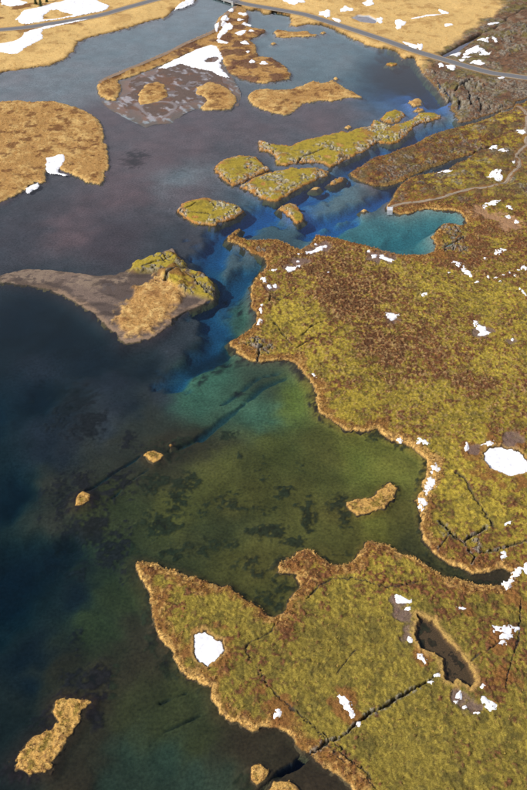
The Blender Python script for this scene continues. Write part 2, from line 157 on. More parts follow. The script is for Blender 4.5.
SNOW = [([(-193.6, 710.7), (-191.2, 733.3), (-177.0, 743.2), (-162.3, 756.8), (-144.3, 768.0), (-125.2, 743.2), (-126.1, 732.3), (-144.9, 719.0), (-164.5, 709.5), (-182.8, 700.0), (-189.0, 703.7)],
  'largest snow field, above the road at the top left', None, [(-174.6, 717.8), (-170.8, 731.1), (-164.8, 733.5), (-159.7, 727.4), (-149.0, 720.2), (-159.8, 714.2), (-170.9, 710.7)]),
 ([(-207.4, 651.5), (-194.1, 657.7), (-185.4, 661.9), (-180.5, 670.4), (-181.3, 681.2), (-177.6, 685.6), (-167.7, 693.5), (-157.4, 700.3), (-135.9, 711.9), (-156.8, 696.8), (-168.2, 687.8), (-168.0, 679.0), (-164.6, 669.3),
   (-168.0, 659.8), (-172.4, 648.4), (-176.6, 637.4), (-181.4, 636.4), (-190.2, 640.4), (-203.9, 637.4)],
  'ragged snow field between the road and the shore at the left edge', None, None),
 ([(-218.5, 765.4), (-206.9, 765.4), (-192.7, 752.4), (-194.9, 747.3), (-205.5, 743.5), (-212.8, 747.3)], 'small snow patch among brown bushes in the top left corner', None, None),
 ([(-72.0, 736.5), (-69.6, 747.3), (-63.9, 760.1), (-56.7, 762.8), (-58.4, 751.1), (-64.4, 743.5)], 'snow bank on the river shore left of the bridge', None, None),
 ([(-73.6, 612.4), (-63.0, 628.8), (-47.1, 649.9), (-36.6, 659.8), (-31.2, 647.8), (-28.9, 631.5), (-31.4, 621.1), (-28.0, 606.1), (-23.1, 594.2), (-29.8, 598.8), (-37.3, 607.6), (-48.6, 613.5), (-58.5, 621.1), (-67.2, 611.1)],
  'broad snow field between the spit and the mud flat', None, [(-42.2, 625.7), (-38.9, 631.5), (-32.6, 635.4), (-31.7, 629.5), (-35.0, 623.8), (-39.9, 622.8)]),
 ([(-24.7, 732.3), (-24.0, 728.3), (-25.6, 727.6), (-26.8, 728.7), (-28.0, 730.5), (-28.1, 734.1), (-27.0, 735.9), (-25.8, 737.3), (-24.3, 736.2)], 'first from the top of the snow streaks in the spit scrub',
  'snow streaks on the spit', None),
 ([(-27.9, 715.7), (-27.0, 712.7), (-28.0, 708.9), (-29.8, 707.5), (-31.1, 708.3), (-33.5, 706.9), (-33.0, 711.6), (-32.5, 715.0), (-31.3, 717.4), (-29.7, 721.5), (-28.5, 718.2)],
  'third from the top of the snow streaks in the spit scrub', 'snow streaks on the spit', None),
 ([(-24.9, 702.5), (-24.0, 698.9), (-23.0, 694.4), (-24.1, 688.7), (-26.6, 687.0), (-27.5, 684.0), (-28.9, 677.3), (-30.8, 676.8), (-32.0, 680.7), (-33.0, 684.0), (-32.8, 688.8), (-32.1, 692.9), (-32.8, 698.4), (-32.0, 705.4),
   (-29.5, 705.0), (-28.0, 702.4), (-26.4, 703.9)],
  'seventh from the top of the snow streaks in the spit scrub', 'snow streaks on the spit', None),
 ([(-28.7, 684.0), (-28.7, 680.6), (-29.9, 676.6), (-31.2, 673.8), (-32.6, 668.2), (-33.9, 669.6), (-34.5, 671.5), (-34.7, 673.7), (-34.7, 677.1), (-33.4, 681.7), (-31.7, 681.2), (-30.0, 684.4)],
  'tenth from the top of the snow streaks in the spit scrub', 'snow streaks on the spit', None),
 ([(-34.1, 693.7), (-34.9, 690.5), (-35.1, 683.2), (-36.0, 681.7), (-36.6, 686.2), (-37.0, 690.3), (-37.1, 695.3), (-37.4, 703.1), (-36.2, 703.2), (-35.5, 703.9), (-34.7, 704.7), (-34.1, 700.1)],
  'sixth from the top of the snow streaks in the spit scrub', 'snow streaks on the spit', None),
 ([(-12.6, 723.4), (-13.7, 722.2), (-14.3, 719.5), (-16.9, 721.7), (-18.5, 723.5), (-20.3, 725.6), (-20.7, 728.1), (-18.7, 728.9), (-16.6, 727.9), (-14.0, 728.6), (-12.9, 725.6)],
  'second from the top of the snow streaks in the spit scrub', 'snow streaks on the spit', None),
 ([(-9.5, 700.4), (-9.6, 698.1), (-12.5, 699.1), (-14.2, 697.9), (-16.4, 699.3), (-17.5, 701.4), (-16.3, 702.9), (-16.3, 705.0), (-14.2, 705.8), (-12.2, 703.6), (-10.4, 702.4)],
  'fifth from the top of the snow streaks in the spit scrub', 'snow streaks on the spit', None),
 ([(-11.5, 687.2), (-14.1, 682.7), (-14.7, 680.3), (-16.4, 677.0), (-18.8, 675.2), (-20.3, 675.6), (-19.9, 678.1), (-21.9, 678.6), (-19.8, 682.3), (-17.5, 684.4), (-15.6, 686.1), (-13.6, 687.1)],
  'ninth from the top of the snow streaks in the spit scrub', 'snow streaks on the spit', None),
 ([(-7.6, 686.6), (-7.3, 684.5), (-9.0, 683.3), (-10.3, 683.1), (-12.2, 682.9), (-11.1, 685.5), (-10.9, 687.6), (-9.3, 688.9), (-8.0, 688.2)], 'eighth from the top of the snow streaks in the spit scrub',
  'snow streaks on the spit', None),
 ([(-26.0, 659.6), (-27.0, 658.6), (-29.0, 659.0), (-30.8, 658.8), (-33.7, 660.0), (-33.7, 662.2), (-34.9, 663.9), (-34.7, 665.3), (-33.3, 666.3), (-30.7, 664.6), (-29.1, 662.9), (-25.9, 661.3)],
  'eleventh from the top of the snow streaks in the spit scrub', 'snow streaks on the spit', None),
 ([(-11.1, 659.8), (-10.3, 656.7), (-12.6, 656.7), (-14.0, 656.0), (-15.5, 656.7), (-17.2, 658.3), (-15.9, 660.7), (-15.4, 662.6), (-14.3, 664.8), (-12.5, 663.7), (-11.5, 661.8)],
  'twelfth from the top of the snow streaks in the spit scrub', 'snow streaks on the spit', None),
 ([(-9.1, 641.4), (-10.3, 640.3), (-10.8, 638.2), (-12.1, 639.2), (-12.5, 640.7), (-13.3, 642.5), (-12.1, 643.5), (-10.9, 643.7), (-9.8, 643.1)], 'thirteenth from the top of the snow streaks in the spit scrub',
  'snow streaks on the spit', None),
 ([(-5.9, 621.8), (-6.0, 618.6), (-7.6, 618.9), (-8.8, 617.0), (-10.0, 618.9), (-10.2, 621.8), (-9.5, 623.9), (-9.0, 627.6), (-7.6, 625.7), (-6.6, 624.3)], 'fourteenth from the top of the snow streaks in the spit scrub',
  'snow streaks on the spit', None),
 ([(3.9, 619.0), (3.4, 616.9), (1.6, 616.1), (-0.0, 616.2), (-1.9, 616.2), (-3.4, 617.8), (-1.8, 619.7), (-1.8, 621.7), (-0.1, 622.6), (1.9, 622.6), (2.1, 620.2)], 'fifteenth from the top of the snow streaks in the spit scrub',
  'snow streaks on the spit', None),
 ([(-15.2, 710.7), (-16.9, 709.2), (-17.9, 708.0), (-19.6, 708.0), (-20.6, 709.7), (-20.2, 711.5), (-19.8, 713.6), (-18.0, 713.5), (-17.1, 712.0)], 'fourth from the top of the snow streaks in the spit scrub',
  'snow streaks on the spit', None),
 ([(33.7, 750.5), (30.1, 750.0), (27.6, 750.2), (27.4, 746.7), (25.2, 743.9), (21.7, 746.4), (19.3, 750.3), (17.2, 753.2), (16.2, 756.3), (16.6, 758.9), (15.1, 762.4), (13.6, 767.7), (16.6, 768.8), (21.0, 764.9), (23.4, 763.1),
   (26.1, 763.3), (29.1, 761.2), (31.1, 757.9), (33.5, 754.2)],
  'wide snow patch above the road right of the bridge', None, None),
 ([(53.3, 725.0), (52.3, 722.2), (51.8, 718.2), (49.7, 715.3), (47.7, 719.2), (46.2, 720.2), (43.9, 721.3), (43.7, 725.0), (44.1, 728.9), (46.5, 730.3), (48.4, 730.3), (50.7, 734.3), (52.8, 732.3), (52.8, 728.0)],
  'snow patch hugging the far side of the road', None, None),
 ([(60.9, 706.6), (59.4, 706.3), (58.8, 703.8), (56.4, 706.7), (55.1, 709.0), (54.0, 711.4), (53.4, 714.2), (55.5, 714.0), (57.4, 712.3), (59.8, 711.8), (60.8, 708.8)], 'thin snow strip on the road verge near the tarn', None,
  None),
 ([(89.7, 755.9), (89.5, 752.4), (89.8, 746.4), (87.0, 744.6), (85.2, 744.6), (83.5, 744.2), (82.2, 746.1), (80.9, 749.5), (83.5, 754.4), (85.0, 757.1), (86.7, 763.0), (88.8, 762.7), (90.3, 760.9)],
  'snow patch on the golden meadow above the tarn', None, None),
 ([(72.5, 737.6), (71.9, 734.4), (70.1, 731.4), (67.1, 731.8), (65.0, 730.4), (61.5, 728.3), (60.8, 731.6), (61.1, 734.6), (61.9, 737.3), (63.5, 739.5), (65.0, 743.7), (68.1, 743.7), (69.0, 740.2), (71.3, 739.9)],
  'curved snow patch left of the tarn on the golden meadow', None, None),
 ([(94.0, 713.5), (92.6, 709.7), (92.4, 705.2), (90.9, 702.7), (89.8, 704.8), (89.2, 707.2), (88.6, 710.2), (89.0, 715.0), (90.8, 715.0), (92.1, 718.1), (93.3, 716.7)], 'snow rim on the right end of the tarn', None, None),
 ([(107.0, 697.1), (105.9, 692.7), (104.2, 690.2), (102.4, 689.7), (101.1, 692.3), (102.7, 698.8), (102.6, 702.5), (102.7, 709.0), (104.9, 711.6), (106.7, 712.3), (107.9, 710.6), (108.5, 707.9), (110.6, 706.2), (109.4, 700.0)],
  'slanting snow patch right of the tarn', None, None),
 ([(146.2, 724.6), (144.8, 723.9), (143.4, 723.3), (141.2, 724.1), (141.0, 728.3), (140.0, 731.4), (140.4, 734.0), (141.7, 735.9), (143.7, 731.9), (145.5, 730.7), (147.0, 727.1)], 'small snow patch high on the golden meadow',
  None, None),
 ([(138.5, 722.1), (140.9, 722.4), (141.2, 721.7), (135.9, 719.3), (131.0, 717.8), (128.1, 716.5), (124.1, 714.6), (120.5, 713.4), (117.9, 712.9), (115.4, 712.5), (116.7, 713.7), (121.6, 715.9), (123.5, 717.0), (124.1, 718.1),
   (128.0, 720.2), (132.3, 721.5), (135.0, 722.1), (137.7, 722.8), (138.6, 722.6)],
  'long thin snow streak on the golden meadow', None, None),
 ([(146.2, 699.1), (144.4, 697.5), (142.9, 696.5), (140.7, 695.4), (139.8, 697.3), (140.0, 699.1), (140.0, 701.2), (142.0, 702.6), (143.6, 701.5), (145.4, 701.1)], 'small snow patch at the centre of the right golden meadow', None,
  None),
 ([(114.6, 648.0), (112.1, 649.4), (111.9, 647.8), (110.2, 647.2), (107.4, 650.7), (105.8, 653.4), (104.3, 655.8), (104.1, 657.5), (102.5, 660.7), (103.6, 661.8), (107.2, 658.0), (109.0, 656.6), (111.6, 655.2), (113.6, 652.3),
   (115.1, 649.5)],
  'snow strip along the upper verge of the road', None, None),
 ([(115.7, 649.0), (114.8, 645.6), (113.2, 644.1), (113.1, 648.2), (112.0, 649.4), (112.4, 653.1), (113.4, 656.7), (114.7, 655.5), (116.3, 658.0), (117.1, 655.6), (116.5, 651.8)],
  'short snow patch on the road verge beside the brook', None, None),
 ([(182.5, 702.0), (180.7, 700.1), (178.0, 698.6), (176.1, 696.4), (173.4, 695.7), (172.1, 696.0), (172.4, 697.2), (172.3, 698.2), (173.5, 700.1), (176.7, 700.9), (179.0, 702.0), (181.1, 702.4)],
  'snow streak along the dark lava edge at the top right', None, None),
 ([(141.0, 636.7), (141.0, 635.0), (139.7, 632.9), (137.7, 630.8), (136.0, 631.4), (135.7, 633.1), (133.4, 633.3), (134.8, 635.9), (136.6, 637.9), (138.4, 638.5), (140.5, 639.8), (142.8, 640.0)],
  'first from the left of the snow patches above the lava road', 'snow patches above the road on the lava', None),
 ([(159.6, 644.6), (157.6, 641.8), (154.7, 639.7), (152.6, 637.8), (150.1, 637.2), (147.6, 635.9), (143.6, 634.2), (143.3, 636.6), (145.8, 639.6), (145.4, 641.1), (145.9, 643.4), (148.5, 645.5), (151.5, 647.5), (154.1, 647.4),
   (154.3, 645.0), (156.5, 645.2)],
  'fourth from the left of the snow patches above the lava road', 'snow patches above the road on the lava', None),
 ([(161.7, 635.7), (161.2, 632.5), (159.1, 632.1), (157.7, 634.0), (155.4, 633.2), (154.9, 636.3), (155.3, 639.2), (156.9, 640.5), (158.1, 642.6), (160.3, 644.2), (160.8, 640.3), (161.7, 638.4)],
  'eighth from the left of the snow patches above the lava road', 'snow patches above the road on the lava', None),
 ([(148.1, 629.5), (146.1, 628.0), (144.6, 627.0), (143.0, 626.9), (140.9, 627.3), (142.4, 629.5), (142.1, 631.4), (143.9, 632.6), (145.7, 632.5), (146.1, 630.7)], 'third from the left of the snow patches above the lava road',
  'snow patches above the road on the lava', None),
 ([(154.1, 617.0), (153.5, 615.5), (151.7, 614.7), (149.5, 615.6), (148.0, 616.5), (145.0, 617.3), (146.1, 619.0), (147.2, 620.1), (148.7, 620.6), (150.7, 621.3), (153.1, 620.4), (152.5, 618.4)],
  'sixth from the left of the snow patches above the lava road', 'snow patches above the road on the lava', None),
 ([(165.0, 658.5), (166.1, 655.9), (163.5, 656.1), (161.4, 656.9), (159.9, 658.3), (157.9, 659.7), (156.9, 662.0), (159.9, 662.0), (160.8, 663.2), (162.9, 663.1), (165.2, 661.9), (165.6, 659.8)],
  'seventh from the left of the snow patches above the lava road', 'snow patches above the road on the lava', None),
 ([(156.3, 647.4), (156.7, 645.5), (154.7, 645.0), (153.3, 645.7), (151.8, 646.5), (152.4, 648.3), (153.9, 649.3), (155.6, 649.8), (157.5, 649.4)], 'fifth from the left of the snow patches above the lava road',
  'snow patches above the road on the lava', None),
 ([(142.2, 623.8), (141.8, 622.6), (140.5, 621.7), (139.0, 622.0), (138.8, 623.2), (138.1, 624.6), (139.7, 625.4), (141.0, 625.2), (142.9, 625.4)], 'second from the left of the snow patches above the lava road',
  'snow patches above the road on the lava', None),
 ([(171.6, 658.0), (171.3, 656.6), (169.9, 657.0), (169.0, 659.4), (168.2, 661.5), (168.4, 663.2), (169.8, 662.7), (171.0, 661.0), (172.8, 658.9)], 'ninth from the left of the snow patches above the lava road',
  'snow patches above the road on the lava', None),
 ([(132.1, 608.0), (132.0, 604.1), (130.3, 603.6), (128.8, 604.5), (128.5, 607.7), (127.5, 609.8), (127.2, 613.8), (129.3, 614.2), (130.5, 615.5), (131.9, 615.0), (133.7, 613.9), (133.4, 610.1)],
  'snow patch just below the road on the brown lava', None, None),
 ([(126.2, 614.3), (125.1, 611.8), (124.0, 611.6), (122.3, 610.0), (122.6, 613.2), (122.7, 615.5), (123.7, 617.8), (125.1, 618.2), (125.5, 616.2)], 'small snow fleck below the road near the rocky cliff', None, None),
 ([(162.7, 590.6), (162.7, 588.6), (161.1, 588.0), (159.9, 588.5), (159.3, 589.8), (159.1, 591.7), (160.9, 592.2), (162.3, 593.6), (163.5, 592.6)], 'small snow fleck below the road near the right edge', None, None),
 ([(137.6, 486.4), (136.6, 484.6), (135.9, 482.7), (134.3, 481.3), (133.1, 481.7), (133.3, 483.5), (132.0, 484.4), (133.5, 486.5), (134.9, 487.8), (136.0, 487.7), (137.9, 488.7)], 'left of two snow patches above the path bend',
  None, None),
 ([(142.7, 477.1), (141.5, 476.2), (140.0, 476.1), (138.8, 477.2), (136.8, 477.6), (136.8, 479.4), (137.7, 480.3), (138.5, 481.2), (140.0, 481.6), (141.4, 480.3), (141.3, 478.8)], 'right of two snow patches above the path bend',
  None, None),
 ([(157.7, 503.2), (157.0, 502.1), (155.8, 501.2), (154.7, 503.2), (153.5, 504.1), (152.7, 505.9), (153.6, 507.1), (154.8, 507.3), (156.0, 507.3), (157.8, 506.9), (157.4, 504.8)],
  'snow patch between the two paths at the right edge', None, None),
 ([(132.6, 446.5), (132.0, 444.1), (130.6, 443.0), (129.0, 442.1), (127.8, 443.9), (127.4, 445.9), (125.5, 446.3), (124.4, 448.6), (125.9, 450.8), (127.2, 452.2), (128.3, 453.5), (129.6, 453.5), (131.2, 454.5), (133.2, 454.1),
   (132.7, 450.7), (131.9, 448.6)],
  'bright snow patch inside the path bend', None, None),
 ([(142.9, 463.2), (142.5, 462.5), (141.9, 461.6), (141.6, 462.4), (141.3, 462.8), (141.3, 463.7), (142.0, 464.0), (142.5, 464.5), (142.9, 464.1)], 'tiny snow fleck beside the path bend', None, None),
 ([(106.6, 457.0), (106.3, 456.2), (105.0, 455.1), (102.8, 454.5), (101.4, 454.6), (98.8, 453.6), (97.7, 454.0), (99.0, 455.1), (99.8, 456.0), (101.4, 456.7), (103.3, 458.0), (105.2, 458.0), (105.0, 457.0)],
  'thin snow strip on the bank of the blue side channel', None, None),
 ([(126.9, 419.8), (124.5, 418.6), (124.3, 417.8), (123.2, 416.5), (121.1, 416.1), (119.2, 415.8), (118.5, 416.5), (118.8, 417.4), (117.0, 417.6), (117.4, 418.8), (120.1, 419.6), (121.7, 420.2), (123.4, 420.7), (124.9, 420.7),
   (127.2, 421.0)],
  'arched snow patch above the brown hollow right of the lagoon', None, None),
 ([(119.2, 416.8), (118.8, 415.5), (117.4, 414.6), (116.3, 413.0), (115.4, 413.3), (115.3, 414.2), (115.6, 415.3), (116.2, 416.9), (117.5, 416.9), (118.6, 417.3)], 'left foot of the arched snow right of the lagoon', None, None),
 ([(130.8, 412.0), (130.2, 411.4), (129.2, 412.0), (128.6, 413.0), (127.5, 414.3), (128.2, 415.2), (128.7, 415.6), (129.6, 415.7), (130.6, 414.8), (130.4, 413.5)], 'right foot of the arched snow right of the lagoon', None, None),
 ([(128.1, 404.8), (127.9, 403.4), (126.8, 403.2), (126.1, 403.4), (125.5, 404.2), (125.8, 405.6), (126.8, 406.0), (127.8, 407.3), (128.1, 405.9)], 'snow fleck in the brown hollow', None, None),
 ([(132.0, 397.8), (130.8, 398.1), (130.0, 397.8), (129.2, 398.8), (129.4, 400.1), (129.7, 401.2), (130.5, 401.7), (131.3, 400.7), (131.5, 399.5)], 'snow fleck at the right side of the brown hollow', None, None),
 ([(118.4, 371.3), (116.9, 369.9), (115.9, 369.0), (114.8, 367.4), (113.5, 367.8), (112.8, 368.4), (113.2, 369.7), (112.7, 370.8), (113.8, 372.3), (115.3, 372.0), (116.6, 372.6), (117.5, 372.1)],
  'snow patch below the brown hollow', None, None),
 ([(108.8, 364.8), (108.0, 363.7), (107.4, 362.8), (106.6, 362.3), (106.2, 362.8), (106.4, 363.7), (106.6, 364.8), (107.4, 365.4), (107.8, 364.8)], 'small snow fleck right of the lava mound', None, None),
 ([(94.3, 357.1), (93.8, 356.2), (92.9, 355.8), (91.8, 356.8), (91.8, 358.6), (90.7, 360.0), (90.9, 361.5), (91.8, 362.0), (92.8, 361.4), (93.7, 360.7), (95.2, 359.9), (94.6, 358.2)],
  'upper half of the long snow drift below the lava mound', None, None),
 ([(99.1, 348.0), (97.9, 348.2), (96.7, 349.7), (95.8, 350.1), (94.9, 351.5), (93.8, 353.1), (92.9, 355.3), (94.0, 355.7), (94.8, 355.7), (94.8, 357.5), (95.9, 357.0), (97.0, 355.4), (98.0, 353.7), (97.9, 352.1), (98.3, 350.7)],
  'lower half of the long snow drift below the lava mound', None, None),
 ([(100.5, 344.0), (100.6, 343.2), (99.7, 343.1), (99.1, 343.2), (98.4, 343.5), (99.0, 344.2), (99.3, 344.9), (100.1, 345.1), (100.6, 344.6)], 'snow fleck past the end of the long drift', None, None),
 ([(125.3, 353.8), (124.6, 352.8), (123.6, 353.6), (122.4, 352.9), (121.9, 354.3), (122.1, 355.6), (122.7, 356.4), (123.2, 357.7), (124.4, 357.5), (124.6, 356.0), (125.5, 355.1)],
  'snow patch at the right edge level with the long drift', None, None),
 ([(120.4, 331.4), (119.8, 332.2), (119.2, 333.5), (118.7, 335.3), (117.8, 337.4), (117.8, 338.8), (118.3, 338.6), (118.5, 339.1), (119.1, 338.3), (119.8, 336.6), (119.8, 334.9), (120.2, 333.2)],
  'narrow snow streak by the right edge', None, None),
 ([(75.4, 333.5), (74.6, 332.5), (74.1, 331.5), (73.0, 330.4), (72.4, 331.5), (71.7, 331.9), (71.6, 332.9), (71.9, 334.3), (73.3, 334.2), (74.3, 334.9), (75.3, 334.7)], 'snow patch in brown heath below the lagoon', None, None),
 ([(88.6, 351.6), (88.2, 351.2), (87.8, 350.7), (87.3, 350.8), (87.4, 351.4), (87.0, 352.0), (87.6, 352.3), (88.1, 352.4), (88.5, 352.2)], 'tiny snow fleck left of the long drift', None, None),
 ([(106.4, 348.6), (106.2, 348.1), (105.7, 347.5), (105.3, 348.1), (104.8, 348.3), (105.0, 348.9), (105.5, 349.3), (106.0, 349.4), (106.7, 349.3)], 'first from the left of the flecks right of the long drift',
  'snow flecks beside the long drift', None),
 ([(110.2, 347.8), (109.9, 347.2), (109.3, 346.9), (108.9, 347.2), (108.2, 347.4), (108.7, 348.0), (109.1, 348.4), (109.7, 348.8), (109.9, 348.2)], 'second from the left of the flecks right of the long drift',
  'snow flecks beside the long drift', None),
 ([(113.8, 349.5), (113.6, 348.8), (113.0, 348.8), (112.4, 348.7), (111.9, 349.1), (112.5, 349.7), (112.6, 350.4), (113.3, 350.3), (113.7, 350.0)], 'fourth from the left of the flecks right of the long drift',
  'snow flecks beside the long drift', None),
 ([(117.2, 351.6), (116.9, 351.0), (116.2, 351.0), (115.6, 350.8), (115.3, 351.3), (115.6, 351.9), (116.0, 352.3), (116.7, 352.7), (116.8, 352.0)], 'fifth from the left of the flecks right of the long drift',
  'snow flecks beside the long drift', None),
 ([(119.3, 349.0), (119.2, 348.4), (118.5, 348.3), (118.0, 348.4), (117.4, 348.7), (118.0, 349.2), (118.3, 349.8), (118.9, 350.0), (119.3, 349.6)], 'sixth from the left of the flecks right of the long drift',
  'snow flecks beside the long drift', None),
 ([(121.9, 353.3), (121.2, 353.0), (120.8, 352.2), (120.3, 352.6), (120.1, 353.1), (120.1, 353.6), (120.6, 354.2), (121.2, 354.0), (121.7, 353.9)], 'seventh from the left of the flecks right of the long drift',
  'snow flecks beside the long drift', None),
 ([(111.3, 344.8), (111.2, 344.3), (110.6, 343.9), (110.1, 344.1), (109.9, 344.6), (109.7, 345.2), (110.4, 345.5), (110.9, 345.5), (111.6, 345.5)], 'third from the left of the flecks right of the long drift',
  'snow flecks beside the long drift', None),
 ([(29.0, 374.6), (29.0, 373.8), (29.0, 372.4), (27.5, 371.1), (26.1, 370.2), (25.4, 370.9), (24.3, 370.7), (23.0, 371.0), (24.6, 372.9), (25.7, 374.1), (26.8, 375.1), (28.2, 376.1), (29.9, 376.7)],
  'fourth from the left of the snow patches on the lagoon heath shore', 'snow along the lagoon shore', None),
 ([(25.1, 370.4), (24.2, 369.4), (22.9, 368.9), (21.7, 368.6), (20.1, 368.3), (19.4, 369.0), (20.4, 369.9), (20.2, 370.8), (21.6, 371.4), (23.1, 371.5), (23.4, 370.6)],
  'second from the left of the snow patches on the lagoon heath shore', 'snow along the lagoon shore', None),
 ([(26.6, 378.4), (26.6, 377.4), (25.8, 376.9), (25.1, 376.0), (24.5, 376.5), (24.8, 377.5), (24.7, 378.6), (25.5, 378.9), (26.2, 379.0)], 'third from the left of the snow patches on the lagoon heath shore',
  'snow along the lagoon shore', None),
 ([(62.0, 363.2), (61.5, 362.4), (59.5, 363.7), (58.6, 363.5), (57.1, 364.2), (56.1, 365.6), (55.8, 366.7), (56.9, 366.8), (56.8, 368.1), (58.0, 368.2), (59.4, 366.6), (60.5, 365.7), (61.1, 364.6)],
  'eighth from the left of the snow patches on the lagoon heath shore', 'snow along the lagoon shore', None),
 ([(54.9, 367.0), (54.7, 366.1), (53.9, 365.4), (52.9, 365.6), (52.8, 366.6), (52.3, 367.6), (53.2, 368.2), (54.1, 368.1), (55.3, 368.2)], 'seventh from the left of the snow patches on the lagoon heath shore',
  'snow along the lagoon shore', None),
 ([(63.8, 362.7), (62.6, 362.6), (61.7, 362.4), (60.5, 362.7), (60.3, 363.6), (60.3, 364.3), (61.0, 364.8), (62.2, 364.5), (62.7, 363.6)], 'ninth from the left of the snow patches on the lagoon heath shore',
  'snow along the lagoon shore', None),
 ([(18.6, 368.4), (18.6, 367.8), (18.0, 367.5), (17.4, 367.8), (16.9, 368.1), (16.7, 368.8), (17.5, 368.9), (18.1, 369.5), (18.6, 369.0)], 'first from the left of the snow patches on the lagoon heath shore',
  'snow along the lagoon shore', None),
 ([(31.5, 376.6), (31.4, 375.8), (30.9, 374.7), (30.1, 375.0), (29.1, 374.5), (29.1, 375.4), (29.8, 376.2), (30.5, 377.2), (31.3, 377.2)], 'fifth from the left of the snow patches on the lagoon heath shore',
  'snow along the lagoon shore', None),
 ([(52.4, 371.6), (52.6, 371.0), (51.9, 370.6), (51.4, 371.0), (50.7, 371.3), (50.9, 372.0), (51.4, 372.4), (52.0, 372.5), (52.8, 372.4)], 'sixth from the left of the snow patches on the lagoon heath shore',
  'snow along the lagoon shore', None),
 ([(16.1, 356.1), (15.8, 355.1), (14.3, 354.5), (13.3, 354.0), (11.7, 353.0), (10.9, 354.0), (10.6, 354.8), (10.4, 355.6), (10.8, 356.5), (11.6, 357.7), (13.2, 357.2), (14.2, 357.0), (15.9, 357.1)],
  'third from the top of the snow patches on the western heath rim', 'snow on the western rim of the heath', None),
 ([(6.5, 354.2), (6.0, 353.7), (5.4, 353.1), (4.1, 353.1), (3.6, 353.7), (2.7, 354.2), (3.0, 354.9), (4.3, 355.1), (5.3, 355.1), (6.7, 355.0)], 'fourth from the top of the snow patches on the western heath rim',
  'snow on the western rim of the heath', None),
 ([(17.5, 362.1), (17.1, 361.6), (16.8, 361.2), (16.1, 361.2), (16.2, 361.9), (15.8, 362.5), (16.3, 362.9), (16.8, 362.9), (17.3, 362.8)], 'first from the top of the snow patches on the western heath rim',
  'snow on the western rim of the heath', None),
 ([(18.0, 357.7), (17.6, 357.2), (17.2, 356.6), (16.6, 357.0), (16.2, 357.4), (15.8, 358.1), (16.6, 358.3), (17.2, 358.6), (17.8, 358.3)], 'second from the top of the snow patches on the western heath rim',
  'snow on the western rim of the heath', None),
 ([(1.5, 343.5), (1.0, 342.4), (0.0, 343.5), (-0.5, 345.0), (-1.7, 346.3), (-1.3, 347.7), (-0.8, 348.4), (0.1, 347.9), (1.1, 348.3), (1.5, 346.2), (1.6, 344.8)], 'fifth from the top of the snow patches on the western heath rim',
  'snow on the western rim of the heath', None),
 ([(3.2, 339.3), (3.0, 338.1), (2.2, 339.1), (1.7, 340.1), (1.5, 341.3), (1.8, 342.3), (2.6, 341.5), (3.4, 341.4), (3.7, 340.0)], 'seventh from the top of the snow patches on the western heath rim',
  'snow on the western rim of the heath', None),
 ([(6.0, 341.9), (6.2, 340.6), (5.9, 339.5), (5.3, 340.0), (4.8, 340.4), (4.4, 341.7), (4.9, 342.4), (5.0, 343.9), (5.6, 343.0)], 'sixth from the top of the snow patches on the western heath rim',
  'snow on the western rim of the heath', None),
 ([(-0.3, 323.3), (-0.4, 321.3), (-0.7, 319.3), (-1.2, 318.6), (-1.3, 321.4), (-1.8, 322.2), (-1.6, 324.7), (-1.3, 326.7), (-0.9, 326.1), (-0.4, 327.5), (-0.0, 325.8)],
  'eighth from the top of the snow patches on the western heath rim', 'snow on the western rim of the heath', None),
 ([(-0.5, 312.3), (-1.4, 311.5), (-1.9, 311.1), (-2.7, 310.3), (-2.9, 311.7), (-2.7, 313.2), (-2.3, 314.4), (-1.9, 316.6), (-1.2, 315.5), (-0.8, 315.1), (-0.6, 314.0)],
  'ninth from the top of the snow patches on the western heath rim', 'snow on the western rim of the heath', None),
 ([(60.3, 316.2), (58.8, 315.4), (58.4, 314.5), (57.6, 313.6), (56.3, 313.4), (54.9, 313.3), (54.6, 314.8), (55.1, 315.9), (54.0, 316.8), (54.2, 318.2), (55.7, 318.6), (56.9, 318.9), (57.9, 318.4), (58.8, 317.9), (60.5, 317.7)],
  'lone bright snow patch in the middle of the heath', None, None),
 ([(32.0, 351.6), (31.4, 351.0), (30.9, 350.6), (30.1, 350.4), (30.2, 351.3), (29.9, 352.0), (30.4, 352.6), (31.0, 352.7), (31.5, 352.2)], 'tiny snow fleck near the top of the heath', None, None),
 ([(107.4, 300.2), (107.2, 299.7), (106.8, 299.1), (106.5, 299.6), (106.3, 299.9), (106.4, 300.5), (106.8, 301.0), (107.1, 300.8), (107.7, 300.9)], 'tiny snow fleck on brown ground near the right edge of the heath', None, None),
 ([(93.5, 310.5), (93.0, 309.6), (92.3, 308.8), (91.8, 309.4), (91.9, 310.6), (91.7, 311.7), (92.5, 312.7), (93.1, 312.6), (93.7, 312.5), (94.2, 311.7)], 'left lump of the broken snow cluster on the heath', None, None),
 ([(96.8, 306.1), (95.5, 306.4), (95.0, 306.0), (93.9, 305.6), (93.2, 307.1), (92.8, 308.2), (93.0, 309.1), (93.0, 310.2), (93.5, 311.3), (94.7, 309.9), (95.5, 309.3), (96.5, 308.6), (96.8, 307.3)],
  'middle of the broken snow cluster on the heath', None, None),
 ([(98.5, 304.9), (98.2, 303.9), (96.5, 303.6), (95.5, 302.9), (94.3, 302.9), (93.0, 303.1), (93.6, 304.2), (94.2, 304.8), (94.4, 306.0), (95.9, 306.1), (97.1, 306.0), (97.4, 305.3)],
  'lower lump of the broken snow cluster on the heath', None, None),
 ([(21.5, 274.8), (21.5, 274.0), (20.5, 275.4), (19.7, 276.2), (19.3, 277.3), (19.8, 277.3), (20.4, 277.2), (21.2, 276.4), (21.6, 275.4)], 'thin snow sliver on the shore at the head of the green bay', None, None),
